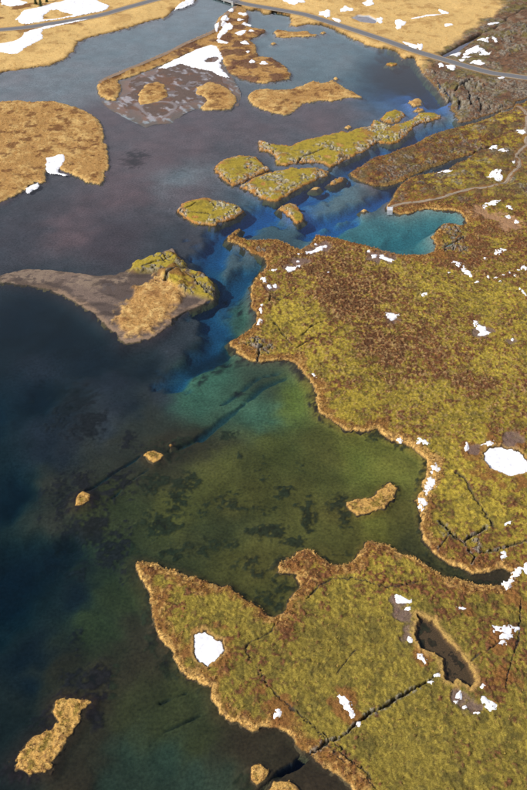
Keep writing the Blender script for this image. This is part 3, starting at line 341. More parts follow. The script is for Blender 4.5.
 ([(52.1, 238.6), (52.3, 237.9), (51.5, 237.5), (50.8, 237.9), (50.3, 238.3), (50.2, 239.0), (51.0, 239.4), (51.6, 239.4), (52.6, 239.4)], 'small snow patch on straw at the upper shore of the bay', None, None),
 ([(62.6, 235.6), (61.3, 235.5), (60.3, 235.7), (59.6, 235.4), (58.6, 235.8), (57.5, 236.4), (57.3, 237.4), (58.2, 237.8), (57.9, 238.8), (58.5, 239.4), (59.7, 238.9), (60.7, 238.3), (61.0, 237.5), (61.7, 236.8)],
  'snow patch above the bend of the bay shore', None, None),
 ([(63.9, 222.0), (63.1, 221.3), (62.4, 220.9), (61.8, 221.2), (60.9, 220.8), (60.2, 221.3), (60.8, 222.7), (61.0, 223.5), (61.3, 224.5), (62.0, 225.2), (62.9, 225.8), (63.3, 224.6), (63.3, 223.7), (64.2, 223.2)],
  'top lump of the snow chain on the bay shore', None, None),
 ([(60.8, 213.2), (59.7, 212.6), (59.1, 212.2), (58.3, 210.6), (57.3, 209.3), (56.8, 209.9), (56.7, 210.8), (56.7, 211.8), (57.3, 213.4), (58.0, 214.6), (58.2, 216.0), (58.9, 218.2), (59.9, 219.0), (60.4, 218.1), (60.8, 217.9),
   (61.4, 218.0), (61.5, 217.2), (61.5, 216.2), (61.6, 215.0)],
  'long middle lump of the snow chain on the bay shore', None, None),
 ([(57.1, 206.4), (56.6, 205.1), (56.0, 204.8), (55.7, 203.4), (55.0, 202.9), (54.7, 203.9), (54.4, 204.9), (54.7, 206.1), (54.6, 207.2), (54.8, 209.0), (55.5, 208.7), (56.0, 208.3), (56.5, 208.4), (56.8, 207.5)],
  'bottom lump of the snow chain on the bay shore', None, None),
 ([(76.5, 233.8), (75.8, 232.9), (75.4, 232.3), (74.9, 231.6), (74.7, 232.3), (75.0, 233.6), (75.4, 234.6), (75.8, 236.4), (76.2, 236.1), (76.5, 235.8), (76.5, 235.0)], 'small upright snow patch left of the large frozen pond',
  None, None),
 ([(85.6, 236.2), (85.9, 235.8), (85.6, 235.0), (84.2, 234.5), (83.1, 234.2), (82.6, 234.6), (81.5, 234.5), (80.8, 234.9), (82.4, 235.8), (83.2, 236.3), (84.2, 236.9), (85.5, 237.3), (86.5, 237.2)],
  'snow on the upper rim of the large frozen pond', None, None),
 ([(84.6, 197.3), (84.6, 196.9), (83.8, 196.2), (82.9, 196.1), (81.8, 195.6), (81.5, 195.9), (82.0, 196.4), (82.8, 196.9), (83.8, 197.6), (84.3, 197.4)], 'snow sliver above the black cracks below the large frozen pond', None,
  None),
 ([(80.4, 183.6), (79.7, 182.7), (79.3, 182.2), (78.8, 181.8), (78.2, 181.7), (78.0, 182.5), (78.5, 183.6), (78.5, 184.5), (79.0, 185.4), (79.5, 185.5), (79.8, 184.9), (80.0, 184.3)],
  'wedge of snow above the closed end of the inlet', None, None),
 ([(46.3, 164.9), (46.2, 164.4), (45.3, 164.2), (44.1, 164.5), (43.3, 164.3), (41.9, 164.3), (41.4, 164.8), (41.4, 165.2), (41.5, 165.6), (42.2, 165.8), (42.5, 166.3), (43.6, 166.5), (44.5, 165.9), (45.1, 165.6), (46.1, 165.4)],
  'snow patch on grey ground above the brown pond', None, None),
 ([(43.4, 166.7), (42.8, 166.4), (42.4, 166.0), (41.7, 166.1), (41.5, 166.5), (41.5, 166.9), (41.8, 167.4), (42.5, 167.1), (43.1, 167.1)], 'snow fleck left above the brown pond', None, None),
 ([(45.5, 162.2), (45.5, 161.7), (44.9, 161.7), (44.6, 161.8), (44.0, 161.9), (44.4, 162.4), (44.6, 162.7), (45.1, 162.8), (45.5, 162.6)], 'snow fleck beside grey ground above the brown pond', None, None),
 ([(62.9, 162.4), (62.5, 162.0), (61.4, 161.9), (60.7, 161.4), (59.9, 161.6), (59.5, 161.9), (60.0, 162.2), (59.8, 162.7), (60.9, 162.9), (61.6, 162.8), (62.3, 162.7)], 'small snow patch right above the brown pond', None, None),
 ([(75.8, 153.4), (75.3, 152.9), (75.4, 152.0), (75.0, 151.0), (74.1, 150.8), (73.2, 151.0), (72.4, 151.1), (71.7, 151.6), (71.7, 152.5), (71.8, 153.1), (71.2, 153.6), (70.3, 154.5), (70.6, 155.5), (71.9, 155.8), (72.9, 155.7),
   (73.5, 156.0), (74.3, 156.3), (75.0, 156.1), (75.7, 155.9), (76.7, 155.7), (77.4, 155.0), (76.9, 154.0)],
  'thick snow patch right of the brown pond', None, None),
 ([(72.8, 149.7), (72.6, 149.2), (71.9, 149.3), (71.2, 149.1), (70.9, 149.5), (71.1, 149.9), (71.5, 150.2), (72.2, 150.5), (72.4, 150.0)], 'small snow patch under the thick one right of the brown pond', None, None),
 ([(70.4, 155.0), (70.0, 154.4), (69.8, 153.5), (69.5, 153.6), (69.4, 154.3), (69.5, 155.0), (69.6, 155.9), (69.9, 156.0), (70.2, 156.1), (70.5, 155.8)], 'sliver of snow left of the thick patch', None, None),
 ([(44.7, 151.1), (44.5, 150.4), (44.0, 150.4), (43.6, 149.9), (43.4, 150.5), (43.5, 151.1), (43.6, 151.6), (43.9, 152.4), (44.2, 151.9), (44.5, 151.7)], 'snow fleck on the left bank of the brown pond', None, None),
 ([(47.9, 143.5), (47.8, 142.9), (47.0, 143.7), (46.5, 144.4), (45.6, 144.9), (45.3, 145.7), (45.3, 146.3), (45.8, 146.3), (46.3, 146.1), (46.9, 146.4), (47.5, 145.4), (47.7, 144.7), (48.0, 144.0)],
  'slanting snow patch on the lower left bank of the brown pond', None, None),
 ([(65.0, 128.1), (64.4, 128.2), (64.0, 128.1), (63.4, 127.7), (62.6, 128.2), (62.4, 129.3), (62.4, 129.9), (61.8, 130.6), (61.6, 131.4), (61.9, 131.8), (62.2, 132.3), (62.9, 132.2), (63.6, 131.2), (64.0, 130.7), (64.8, 130.5),
   (65.6, 129.8), (65.5, 129.0), (65.2, 128.6)],
  'snow patch below the lower end of the brown pond', None, None),
 ([(56.5, 132.7), (56.1, 131.8), (55.6, 131.9), (55.3, 132.0), (54.7, 132.0), (55.0, 132.9), (55.4, 133.5), (55.9, 133.9), (56.5, 134.7), (56.5, 133.8), (56.6, 133.4)], 'snow fleck just below the brown pond', None, None),
 ([(55.0, 130.8), (55.0, 130.5), (54.6, 130.3), (54.3, 130.4), (54.1, 130.7), (54.0, 131.0), (54.4, 131.2), (54.8, 131.2), (55.3, 131.2)], 'lower snow fleck below the brown pond', None, None),
 ([(63.5, 135.3), (63.5, 134.8), (63.0, 134.7), (62.6, 134.8), (62.3, 135.1), (62.3, 135.5), (62.9, 135.6), (63.3, 136.0), (63.5, 135.6)], 'snow fleck right of the lower end of the brown pond', None, None),
 ([(51.1, 139.1), (51.1, 138.7), (50.6, 138.5), (50.2, 138.6), (50.1, 138.9), (49.8, 139.4), (50.4, 139.5), (50.8, 139.7), (51.3, 139.6)], 'snow fleck left of the lower end of the brown pond', None, None),
 ([(48.9, 136.8), (49.0, 136.4), (48.6, 136.2), (48.2, 136.4), (48.0, 136.6), (47.9, 137.0), (48.4, 137.1), (48.7, 137.2), (49.2, 137.2)], 'snow fleck at the upper end of the long black crack', None, None),
 ([(60.6, 127.2), (60.7, 126.9), (60.0, 126.9), (59.4, 126.9), (59.0, 127.1), (59.2, 127.4), (59.6, 127.5), (60.2, 127.7), (60.6, 127.5)], 'snow fleck under the snow patch below the brown pond', None, None),
 ([(57.3, 129.3), (57.3, 128.9), (56.9, 129.0), (56.6, 128.8), (56.4, 129.1), (56.5, 129.4), (56.8, 129.6), (57.1, 129.8), (57.2, 129.5)], 'tiny snow fleck in grey ground below the brown pond', None, None),
 ([(27.5, 123.9), (27.1, 123.6), (26.8, 123.4), (26.3, 123.3), (26.2, 123.7), (26.2, 124.0), (26.4, 124.3), (26.9, 124.3), (27.1, 124.1)], 'snow fleck touching the long black crack', None, None),
 ([(5.1, 127.1), (4.5, 126.6), (4.2, 126.2), (3.8, 126.2), (3.1, 126.0), (3.2, 127.0), (3.5, 127.6), (3.5, 128.4), (4.0, 128.9), (4.5, 129.1), (4.6, 128.2), (5.0, 128.0)],
  'snow patch on the rusty bank at the foot of the near headland', None, None),
 ([(77.1, 172.1), (79.5, 174.4), (80.6, 176.4), (82.0, 178.4), (84.2, 178.4), (82.2, 175.2), (80.1, 172.9), (77.6, 169.9), (75.4, 169.9)], 'curved snow strip wrapping the closed end of the inlet', None, None),
 ([(84.8, 179.7), (87.2, 181.3), (92.3, 182.1), (89.5, 177.2), (85.2, 175.6), (83.9, 176.8)], 'snow patch at the right edge beside the inlet end', None, None),
 ([(21.0, 133.8), (22.7, 132.3), (24.6, 131.1), (25.7, 128.0), (26.2, 126.2), (24.4, 125.8), (22.9, 128.3), (22.0, 131.1)], 'long snow patch in a rusty ring on the near headland', None, None),
 ([(-124.9, 472.0), (-115.4, 477.2), (-114.2, 468.2), (-116.8, 458.9), (-115.6, 455.2), (-108.8, 451.6), (-117.0, 453.4), (-122.7, 457.0)], 'snow filling the notch in the shore of the large left island', None, None),
 ([(-130.3, 436.4), (-124.5, 444.5), (-123.5, 439.2), (-127.8, 431.8)], 'grey ice shelf on the near shore of the large left island', None, None),
 ([(1.1, 619.0), (0.9, 617.7), (0.2, 617.1), (-0.4, 617.7), (-1.3, 618.1), (-0.8, 619.5), (-0.5, 620.6), (0.2, 621.3), (0.7, 620.0)], 'snow fleck on the brown bulge of the spit', None, None)]
COVER = [(7.6, 337.5, 0.55, 0.5), (16.1, 314.1, 0.25, 0.4), (31.7, 354.4, 0.8, 0.8), (39.3, 329.5, 0.8, 1.0), (54.6, 345.8, 0.7, 0.9), (50.0, 299.6, 0.75, 1.0), (69.7, 354.4, 0.3, 0.5), (75.7, 329.5, 0.4, 0.6), (68.1, 306.8, 0.6, 0.8),
 (75.7, 299.6, 0.6, 0.6), (93.9, 329.5, 0.35, 0.5), (107.5, 329.5, 0.3, 0.3), (112.6, 354.4, 0.6, 0.4), (104.7, 363.2, 0.75, 0.4), (115.0, 391.4, 0.75, 0.3), (123.1, 381.7, 0.6, 0.3), (28.5, 299.6, 0.3, 0.3),
 (35.6, 279.3, 0.45, 0.6), (26.6, 266.7, 0.25, 0.3), (38.2, 260.7, 0.25, 0.2), (56.2, 279.3, 0.65, 0.9), (72.6, 279.3, 0.6, 0.6), (65.8, 260.7, 0.3, 0.4), (53.3, 254.7, 0.35, 0.5), (75.7, 249.0, 0.35, 0.4),
 (94.7, 266.7, 0.6, 0.5), (100.0, 292.7, 0.4, 0.4), (86.1, 285.9, 0.5, 0.5), (93.8, 243.4, 0.55, 0.3), (66.0, 212.4, 0.1, 0.15), (74.8, 222.2, 0.2, 0.2), (61.0, 203.0, 0.35, 0.2), (74.9, 203.0, 0.2, 0.2), (82.7, 207.7, 0.3, 0.2),
 (65.0, 185.5, 0.7, 0.2), (74.1, 181.4, 0.75, 0.2), (82.4, 189.7, 0.35, 0.2), (72.0, 187.6, 0.4, 0.2), (97.6, 482.6, 0.75, 0.1), (77.8, 463.4, 0.75, 0.1), (65.8, 457.2, 0.9, 0.1), (117.5, 496.0, 0.7, 0.1),
 (144.2, 510.0, 0.55, 0.1), (102.4, 439.4, 0.4, 0.1), (90.6, 433.7, 0.6, 0.1), (79.0, 428.1, 0.8, 0.1), (123.3, 463.4, 0.45, 0.1), (140.4, 463.4, 0.6, 0.1), (139.6, 433.7, 0.35, 0.1), (115.7, 422.6, 0.6, 0.1),
 (127.6, 428.1, 0.4, 0.1), (102.4, 406.6, 0.8, 0.1), (88.2, 381.7, 0.6, 0.1), (96.6, 372.3, 0.75, 0.2), (20.6, 161.9, 0.05, 0.1), (11.0, 151.2, 0.15, 0.1), (-1.1, 154.7, 0.2, 0.15), (-7.3, 161.9, 0.1, 0.1),
 (-19.9, 165.6, 0.1, 0.15), (-29.8, 171.4, 0.3, 0.2), (-29.0, 161.9, 0.25, 0.2), (-9.7, 137.8, 0.25, 0.15), (-3.8, 131.5, 0.35, 0.2), (-12.4, 131.5, 0.5, 0.1), (7.6, 134.6, 0.15, 0.1), (19.6, 144.3, 0.05, 0.1),
 (35.1, 151.2, 0.03, 0.1), (36.7, 137.8, 0.03, 0.1), (38.1, 125.4, 0.03, 0.1), (28.9, 116.7, 0.05, 0.1), (42.1, 113.9, 0.05, 0.1), (51.1, 119.5, 0.12, 0.1), (42.0, 158.3, 0.1, 0.1), (54.8, 161.9, 0.35, 0.1),
 (64.8, 165.6, 0.35, 0.1), (74.2, 165.6, 0.45, 0.1), (65.9, 154.7, 0.3, 0.1), (72.8, 144.3, 0.45, 0.1), (65.6, 137.8, 0.5, 0.1), (75.8, 151.2, 0.5, 0.1), (59.3, 119.5, 0.1, 0.1), (66.4, 113.9, 0.25, 0.1), (18.9, 108.4, 0.4, 0.1),
 (50.2, 131.5, 0.35, 0.1), (38.1, 181.4, 0.5, 0.2), (27.4, 169.4, 0.15, 0.1), (44.4, 179.3, 0.3, 0.2), (55.9, 169.4, 0.55, 0.2), (11.8, 177.3, 0.7, 0.2), (18.3, 177.3, 0.6, 0.2), (6.6, 156.5, 0.7, 0.1), (20.3, 156.5, 0.15, 0.1),
 (23.0, 151.2, 0.1, 0.1)]
ROCKZ = [(113.5, 603.4, 4.899999999999977), (117.5, 575.3, 7.0), (122.3, 555.4, 8.400000000000091), (131.3, 558.7, 9.799999999999727), (138.4, 580.4, 7.0), (136.8, 542.7, 7.0), (150.2, 539.6, 5.600000000000136), (93.5, 393.4, 4.0),
 (97.8, 385.5, 5.0), (92.2, 376.0, 4.0), (97.5, 372.3, 3.0), (-3.2, 295.4, 4.0), (1.9, 294.0, 3.1999999999999993), (175.2, 662.2, 8.400000000000546), (192.4, 683.7, 11.199999999999818), (169.4, 633.7, 5.599999999999909),
 (182.7, 645.7, 6.300000000000182), (-0.7, 372.3, 2.5), (86.3, 441.8, 2.0), (97.1, 467.2, 3.6000000000001364), (85.8, 459.7, 3.0), (109.3, 482.6, 3.6000000000001364), (70.3, 187.6, 2.400000000000091),
 (61.0, 191.9, 1.5999999999999943)]
HOLLOW = [(120.2, 404.5, 6.0, 'tan'), (113.4, 409.7, 4.0, 'tan'), (126.4, 397.4, 4.7999999999999545, 'tan'), (41.3, 163.4, 1.8000000000000398, 'grey'), (43.1, 159.7, 2.1000000000000227, 'grey'), (44.1, 155.7, 1.7999999999999545, 'grey'),
 (43.9, 151.9, 1.5, 'grey'), (63.4, 161.2, 1.5, 'brown'), (46.5, 146.0, 2.099999999999966, 'brown'), (70.6, 147.7, 1.400000000000034, 'brown'), (78.9, 165.6, 2.7000000000000455, 'brown'), (70.0, 137.8, 2.699999999999932, 'brown'),
 (56.5, 132.1, 1.7999999999999545, 'grey'), (58.4, 129.6, 1.8000000000000682, 'grey'), (78.7, 233.6, 2.0, 'grey'), (94.5, 237.9, 2.400000000000091, 'grey'), (92.5, 233.6, 2.0, 'grey'), (23.1, 130.9, 2.6999999999999886, 'brown'),
 (24.2, 126.6, 2.4000000000000057, 'brown'), (4.6, 127.8, 3.0, 'brown'), (21.5, 126.9, 1.0, 'brown'), (70.3, 151.2, 1.8000000000000114, 'brown'), (56.8, 314.9, 2.400000000000091, 'grey'), (94.8, 305.3, 2.7999999999999545, 'grey'),
 (12.7, 356.1, 2.0, 'grey'), (17.6, 361.4, 3.0, 'grey'), (3.9, 339.2, 2.0000000000000018, 'grey'), (106.3, 298.2, 2.0, 'grey'), (-16.6, 148.4, 6.0, 'brown'), (87.6, 226.3, 10.400000000000091, 'brown'), (86.0, 367.7, 2.5, 'brown'),
 (-0.4, 134.6, 1.2000000000000002, 'brown'), (22.8, 372.3, 3.0, 'grey'), (28.9, 375.1, 3.0, 'grey'), (56.6, 365.9, 4.0, 'grey')]
BED = [(-217.6, 582.4, 1.2, 0.17, 0.135, 0.14), (-156.0, 577.3, 1.0, 0.17, 0.135, 0.14), (-107.2, 668.7, 1.6, 0.17, 0.135, 0.14), (-43.1, 737.7, 1.6, 0.17, 0.135, 0.14), (-137.2, 584.2, 1.2, 0.17, 0.135, 0.14),  # depth and colour; light scattered in deep water is painted into the bed colour
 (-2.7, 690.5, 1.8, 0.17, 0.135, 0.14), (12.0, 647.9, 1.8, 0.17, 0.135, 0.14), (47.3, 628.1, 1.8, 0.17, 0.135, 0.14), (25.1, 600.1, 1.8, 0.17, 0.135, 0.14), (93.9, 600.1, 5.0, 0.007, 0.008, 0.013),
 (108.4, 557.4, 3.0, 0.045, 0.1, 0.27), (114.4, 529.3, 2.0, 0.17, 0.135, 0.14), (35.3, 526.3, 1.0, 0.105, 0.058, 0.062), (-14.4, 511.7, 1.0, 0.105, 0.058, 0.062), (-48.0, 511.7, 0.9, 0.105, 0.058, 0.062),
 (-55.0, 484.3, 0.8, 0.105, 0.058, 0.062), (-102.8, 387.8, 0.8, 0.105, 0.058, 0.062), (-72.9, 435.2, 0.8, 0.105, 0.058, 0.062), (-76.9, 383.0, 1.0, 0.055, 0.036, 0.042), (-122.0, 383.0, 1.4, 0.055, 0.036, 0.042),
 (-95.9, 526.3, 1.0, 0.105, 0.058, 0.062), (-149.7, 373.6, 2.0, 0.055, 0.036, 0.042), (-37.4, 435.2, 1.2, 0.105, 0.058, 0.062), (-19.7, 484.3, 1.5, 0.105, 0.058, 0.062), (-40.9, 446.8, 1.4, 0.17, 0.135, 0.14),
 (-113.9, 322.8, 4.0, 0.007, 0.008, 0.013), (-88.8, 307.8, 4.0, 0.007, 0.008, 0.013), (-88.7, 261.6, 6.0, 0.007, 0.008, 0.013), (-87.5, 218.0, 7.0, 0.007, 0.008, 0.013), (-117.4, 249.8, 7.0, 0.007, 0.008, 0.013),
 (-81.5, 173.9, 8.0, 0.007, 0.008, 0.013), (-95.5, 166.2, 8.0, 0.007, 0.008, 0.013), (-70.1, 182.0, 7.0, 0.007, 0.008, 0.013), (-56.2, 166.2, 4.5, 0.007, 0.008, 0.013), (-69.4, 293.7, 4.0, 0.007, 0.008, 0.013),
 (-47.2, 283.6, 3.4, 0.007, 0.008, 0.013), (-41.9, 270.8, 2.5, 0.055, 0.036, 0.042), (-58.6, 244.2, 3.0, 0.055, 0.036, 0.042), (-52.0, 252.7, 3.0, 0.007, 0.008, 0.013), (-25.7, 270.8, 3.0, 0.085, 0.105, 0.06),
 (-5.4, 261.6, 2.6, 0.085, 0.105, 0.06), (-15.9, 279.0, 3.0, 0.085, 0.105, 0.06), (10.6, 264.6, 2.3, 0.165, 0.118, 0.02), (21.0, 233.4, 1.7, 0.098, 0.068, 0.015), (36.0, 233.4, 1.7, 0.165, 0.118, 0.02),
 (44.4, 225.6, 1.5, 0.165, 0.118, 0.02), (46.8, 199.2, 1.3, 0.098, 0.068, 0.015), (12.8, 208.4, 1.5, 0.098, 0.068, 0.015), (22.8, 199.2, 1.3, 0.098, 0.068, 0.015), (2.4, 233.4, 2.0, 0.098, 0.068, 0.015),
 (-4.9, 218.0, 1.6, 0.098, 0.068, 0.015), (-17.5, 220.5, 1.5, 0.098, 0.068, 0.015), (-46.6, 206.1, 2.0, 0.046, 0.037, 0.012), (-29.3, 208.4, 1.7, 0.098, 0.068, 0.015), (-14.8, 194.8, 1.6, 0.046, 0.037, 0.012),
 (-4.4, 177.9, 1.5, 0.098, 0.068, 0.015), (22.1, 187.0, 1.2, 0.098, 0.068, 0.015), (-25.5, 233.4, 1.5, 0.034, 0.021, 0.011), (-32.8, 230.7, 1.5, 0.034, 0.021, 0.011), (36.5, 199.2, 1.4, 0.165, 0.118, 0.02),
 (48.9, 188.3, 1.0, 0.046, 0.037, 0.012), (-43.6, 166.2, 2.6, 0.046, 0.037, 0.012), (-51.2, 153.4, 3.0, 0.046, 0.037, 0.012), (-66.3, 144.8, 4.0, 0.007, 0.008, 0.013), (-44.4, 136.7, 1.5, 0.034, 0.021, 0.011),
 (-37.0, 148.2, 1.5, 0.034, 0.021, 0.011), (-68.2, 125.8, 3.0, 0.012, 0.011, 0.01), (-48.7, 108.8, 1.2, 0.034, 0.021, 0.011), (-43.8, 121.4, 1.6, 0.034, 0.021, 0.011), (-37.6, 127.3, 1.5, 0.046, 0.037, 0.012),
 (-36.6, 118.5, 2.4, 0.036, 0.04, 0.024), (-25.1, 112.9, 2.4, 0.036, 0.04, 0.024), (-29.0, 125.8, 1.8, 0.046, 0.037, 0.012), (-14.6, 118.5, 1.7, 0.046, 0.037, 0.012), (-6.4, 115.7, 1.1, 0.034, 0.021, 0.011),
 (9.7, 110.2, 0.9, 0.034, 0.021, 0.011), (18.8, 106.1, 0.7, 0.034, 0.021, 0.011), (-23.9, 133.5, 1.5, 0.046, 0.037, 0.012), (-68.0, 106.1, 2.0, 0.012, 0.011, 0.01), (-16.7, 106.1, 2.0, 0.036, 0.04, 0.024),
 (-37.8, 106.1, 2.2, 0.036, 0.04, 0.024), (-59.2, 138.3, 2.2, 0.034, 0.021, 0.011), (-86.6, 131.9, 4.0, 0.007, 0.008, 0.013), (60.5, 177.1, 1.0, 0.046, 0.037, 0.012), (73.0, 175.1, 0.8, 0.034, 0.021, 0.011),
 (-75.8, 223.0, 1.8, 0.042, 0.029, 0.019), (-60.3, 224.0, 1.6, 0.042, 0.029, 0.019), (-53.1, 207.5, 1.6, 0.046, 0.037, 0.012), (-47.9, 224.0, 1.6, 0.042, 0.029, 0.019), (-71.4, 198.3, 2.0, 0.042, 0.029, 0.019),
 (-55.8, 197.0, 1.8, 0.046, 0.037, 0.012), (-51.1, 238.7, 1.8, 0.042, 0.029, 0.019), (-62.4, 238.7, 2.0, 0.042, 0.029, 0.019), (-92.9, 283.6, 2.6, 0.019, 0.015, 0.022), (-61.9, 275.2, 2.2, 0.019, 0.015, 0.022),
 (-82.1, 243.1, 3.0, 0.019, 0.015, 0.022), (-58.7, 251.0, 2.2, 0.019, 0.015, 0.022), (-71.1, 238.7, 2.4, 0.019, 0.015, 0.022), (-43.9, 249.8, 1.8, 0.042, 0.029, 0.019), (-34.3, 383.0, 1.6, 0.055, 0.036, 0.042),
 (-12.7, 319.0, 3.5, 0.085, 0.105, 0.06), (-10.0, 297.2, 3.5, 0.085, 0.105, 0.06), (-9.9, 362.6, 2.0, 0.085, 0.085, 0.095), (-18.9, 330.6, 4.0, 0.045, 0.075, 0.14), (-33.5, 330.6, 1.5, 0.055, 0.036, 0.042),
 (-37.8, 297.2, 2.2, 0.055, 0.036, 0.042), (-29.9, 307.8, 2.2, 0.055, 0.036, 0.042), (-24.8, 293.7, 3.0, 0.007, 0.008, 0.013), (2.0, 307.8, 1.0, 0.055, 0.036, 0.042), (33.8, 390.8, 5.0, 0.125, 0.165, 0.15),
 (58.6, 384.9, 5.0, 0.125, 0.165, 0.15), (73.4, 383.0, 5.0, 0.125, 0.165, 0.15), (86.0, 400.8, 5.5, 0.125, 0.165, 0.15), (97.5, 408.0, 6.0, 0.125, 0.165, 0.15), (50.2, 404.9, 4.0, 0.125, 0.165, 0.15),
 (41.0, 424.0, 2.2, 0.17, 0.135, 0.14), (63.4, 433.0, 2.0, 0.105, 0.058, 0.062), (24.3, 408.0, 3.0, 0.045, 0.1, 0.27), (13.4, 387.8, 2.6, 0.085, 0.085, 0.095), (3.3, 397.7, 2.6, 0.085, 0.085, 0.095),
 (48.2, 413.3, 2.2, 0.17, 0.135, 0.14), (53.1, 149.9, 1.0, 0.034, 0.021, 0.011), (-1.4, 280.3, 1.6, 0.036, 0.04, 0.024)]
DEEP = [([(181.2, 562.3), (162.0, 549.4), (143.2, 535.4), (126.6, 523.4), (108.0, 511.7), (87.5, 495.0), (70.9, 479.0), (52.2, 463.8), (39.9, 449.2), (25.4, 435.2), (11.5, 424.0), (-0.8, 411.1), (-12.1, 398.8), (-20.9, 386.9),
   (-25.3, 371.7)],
  6, 6.5, (0.045, 0.1, 0.27)),  # blue on trench beds stands in for light scattered by the deep water
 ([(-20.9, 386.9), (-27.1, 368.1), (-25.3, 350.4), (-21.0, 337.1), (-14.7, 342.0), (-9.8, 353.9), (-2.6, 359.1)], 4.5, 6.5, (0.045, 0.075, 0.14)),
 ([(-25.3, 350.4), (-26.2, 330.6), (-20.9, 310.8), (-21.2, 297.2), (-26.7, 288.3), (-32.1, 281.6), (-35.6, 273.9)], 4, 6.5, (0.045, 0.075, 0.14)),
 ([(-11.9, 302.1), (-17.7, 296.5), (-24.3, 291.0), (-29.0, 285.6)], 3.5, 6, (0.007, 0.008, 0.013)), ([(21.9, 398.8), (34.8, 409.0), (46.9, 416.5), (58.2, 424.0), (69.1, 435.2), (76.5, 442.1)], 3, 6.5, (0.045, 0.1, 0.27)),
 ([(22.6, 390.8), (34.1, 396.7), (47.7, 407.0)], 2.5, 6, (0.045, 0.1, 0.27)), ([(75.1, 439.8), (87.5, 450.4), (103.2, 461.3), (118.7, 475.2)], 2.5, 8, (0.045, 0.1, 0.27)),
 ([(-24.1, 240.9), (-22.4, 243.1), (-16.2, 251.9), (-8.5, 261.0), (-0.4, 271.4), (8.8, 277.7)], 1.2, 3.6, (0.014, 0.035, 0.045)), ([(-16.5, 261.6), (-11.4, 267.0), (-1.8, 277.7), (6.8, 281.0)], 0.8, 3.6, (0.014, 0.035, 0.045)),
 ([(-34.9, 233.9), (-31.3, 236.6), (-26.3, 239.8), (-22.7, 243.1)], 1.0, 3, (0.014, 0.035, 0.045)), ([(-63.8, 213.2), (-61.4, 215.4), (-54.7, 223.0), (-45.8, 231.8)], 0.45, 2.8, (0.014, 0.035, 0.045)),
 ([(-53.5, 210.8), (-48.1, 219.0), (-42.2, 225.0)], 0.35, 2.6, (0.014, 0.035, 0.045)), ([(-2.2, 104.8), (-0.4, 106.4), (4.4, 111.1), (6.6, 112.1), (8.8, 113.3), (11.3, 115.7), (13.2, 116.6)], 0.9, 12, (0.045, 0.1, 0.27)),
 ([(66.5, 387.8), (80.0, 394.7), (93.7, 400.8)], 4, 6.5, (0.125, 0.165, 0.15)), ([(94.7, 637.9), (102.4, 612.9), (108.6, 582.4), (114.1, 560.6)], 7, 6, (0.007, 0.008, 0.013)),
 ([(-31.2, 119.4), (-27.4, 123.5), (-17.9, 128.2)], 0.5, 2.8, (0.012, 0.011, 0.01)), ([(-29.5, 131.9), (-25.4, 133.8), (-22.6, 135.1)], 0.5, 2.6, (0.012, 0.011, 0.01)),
 ([(49.2, 137.6), (52.7, 139.6), (55.9, 141.2), (59.6, 142.2)], 1.2, 3.5, (0.036, 0.04, 0.024)), ([(165.6, 681.7), (147.2, 658.2), (128.7, 634.0)], 5, 5, (0.007, 0.008, 0.013))]
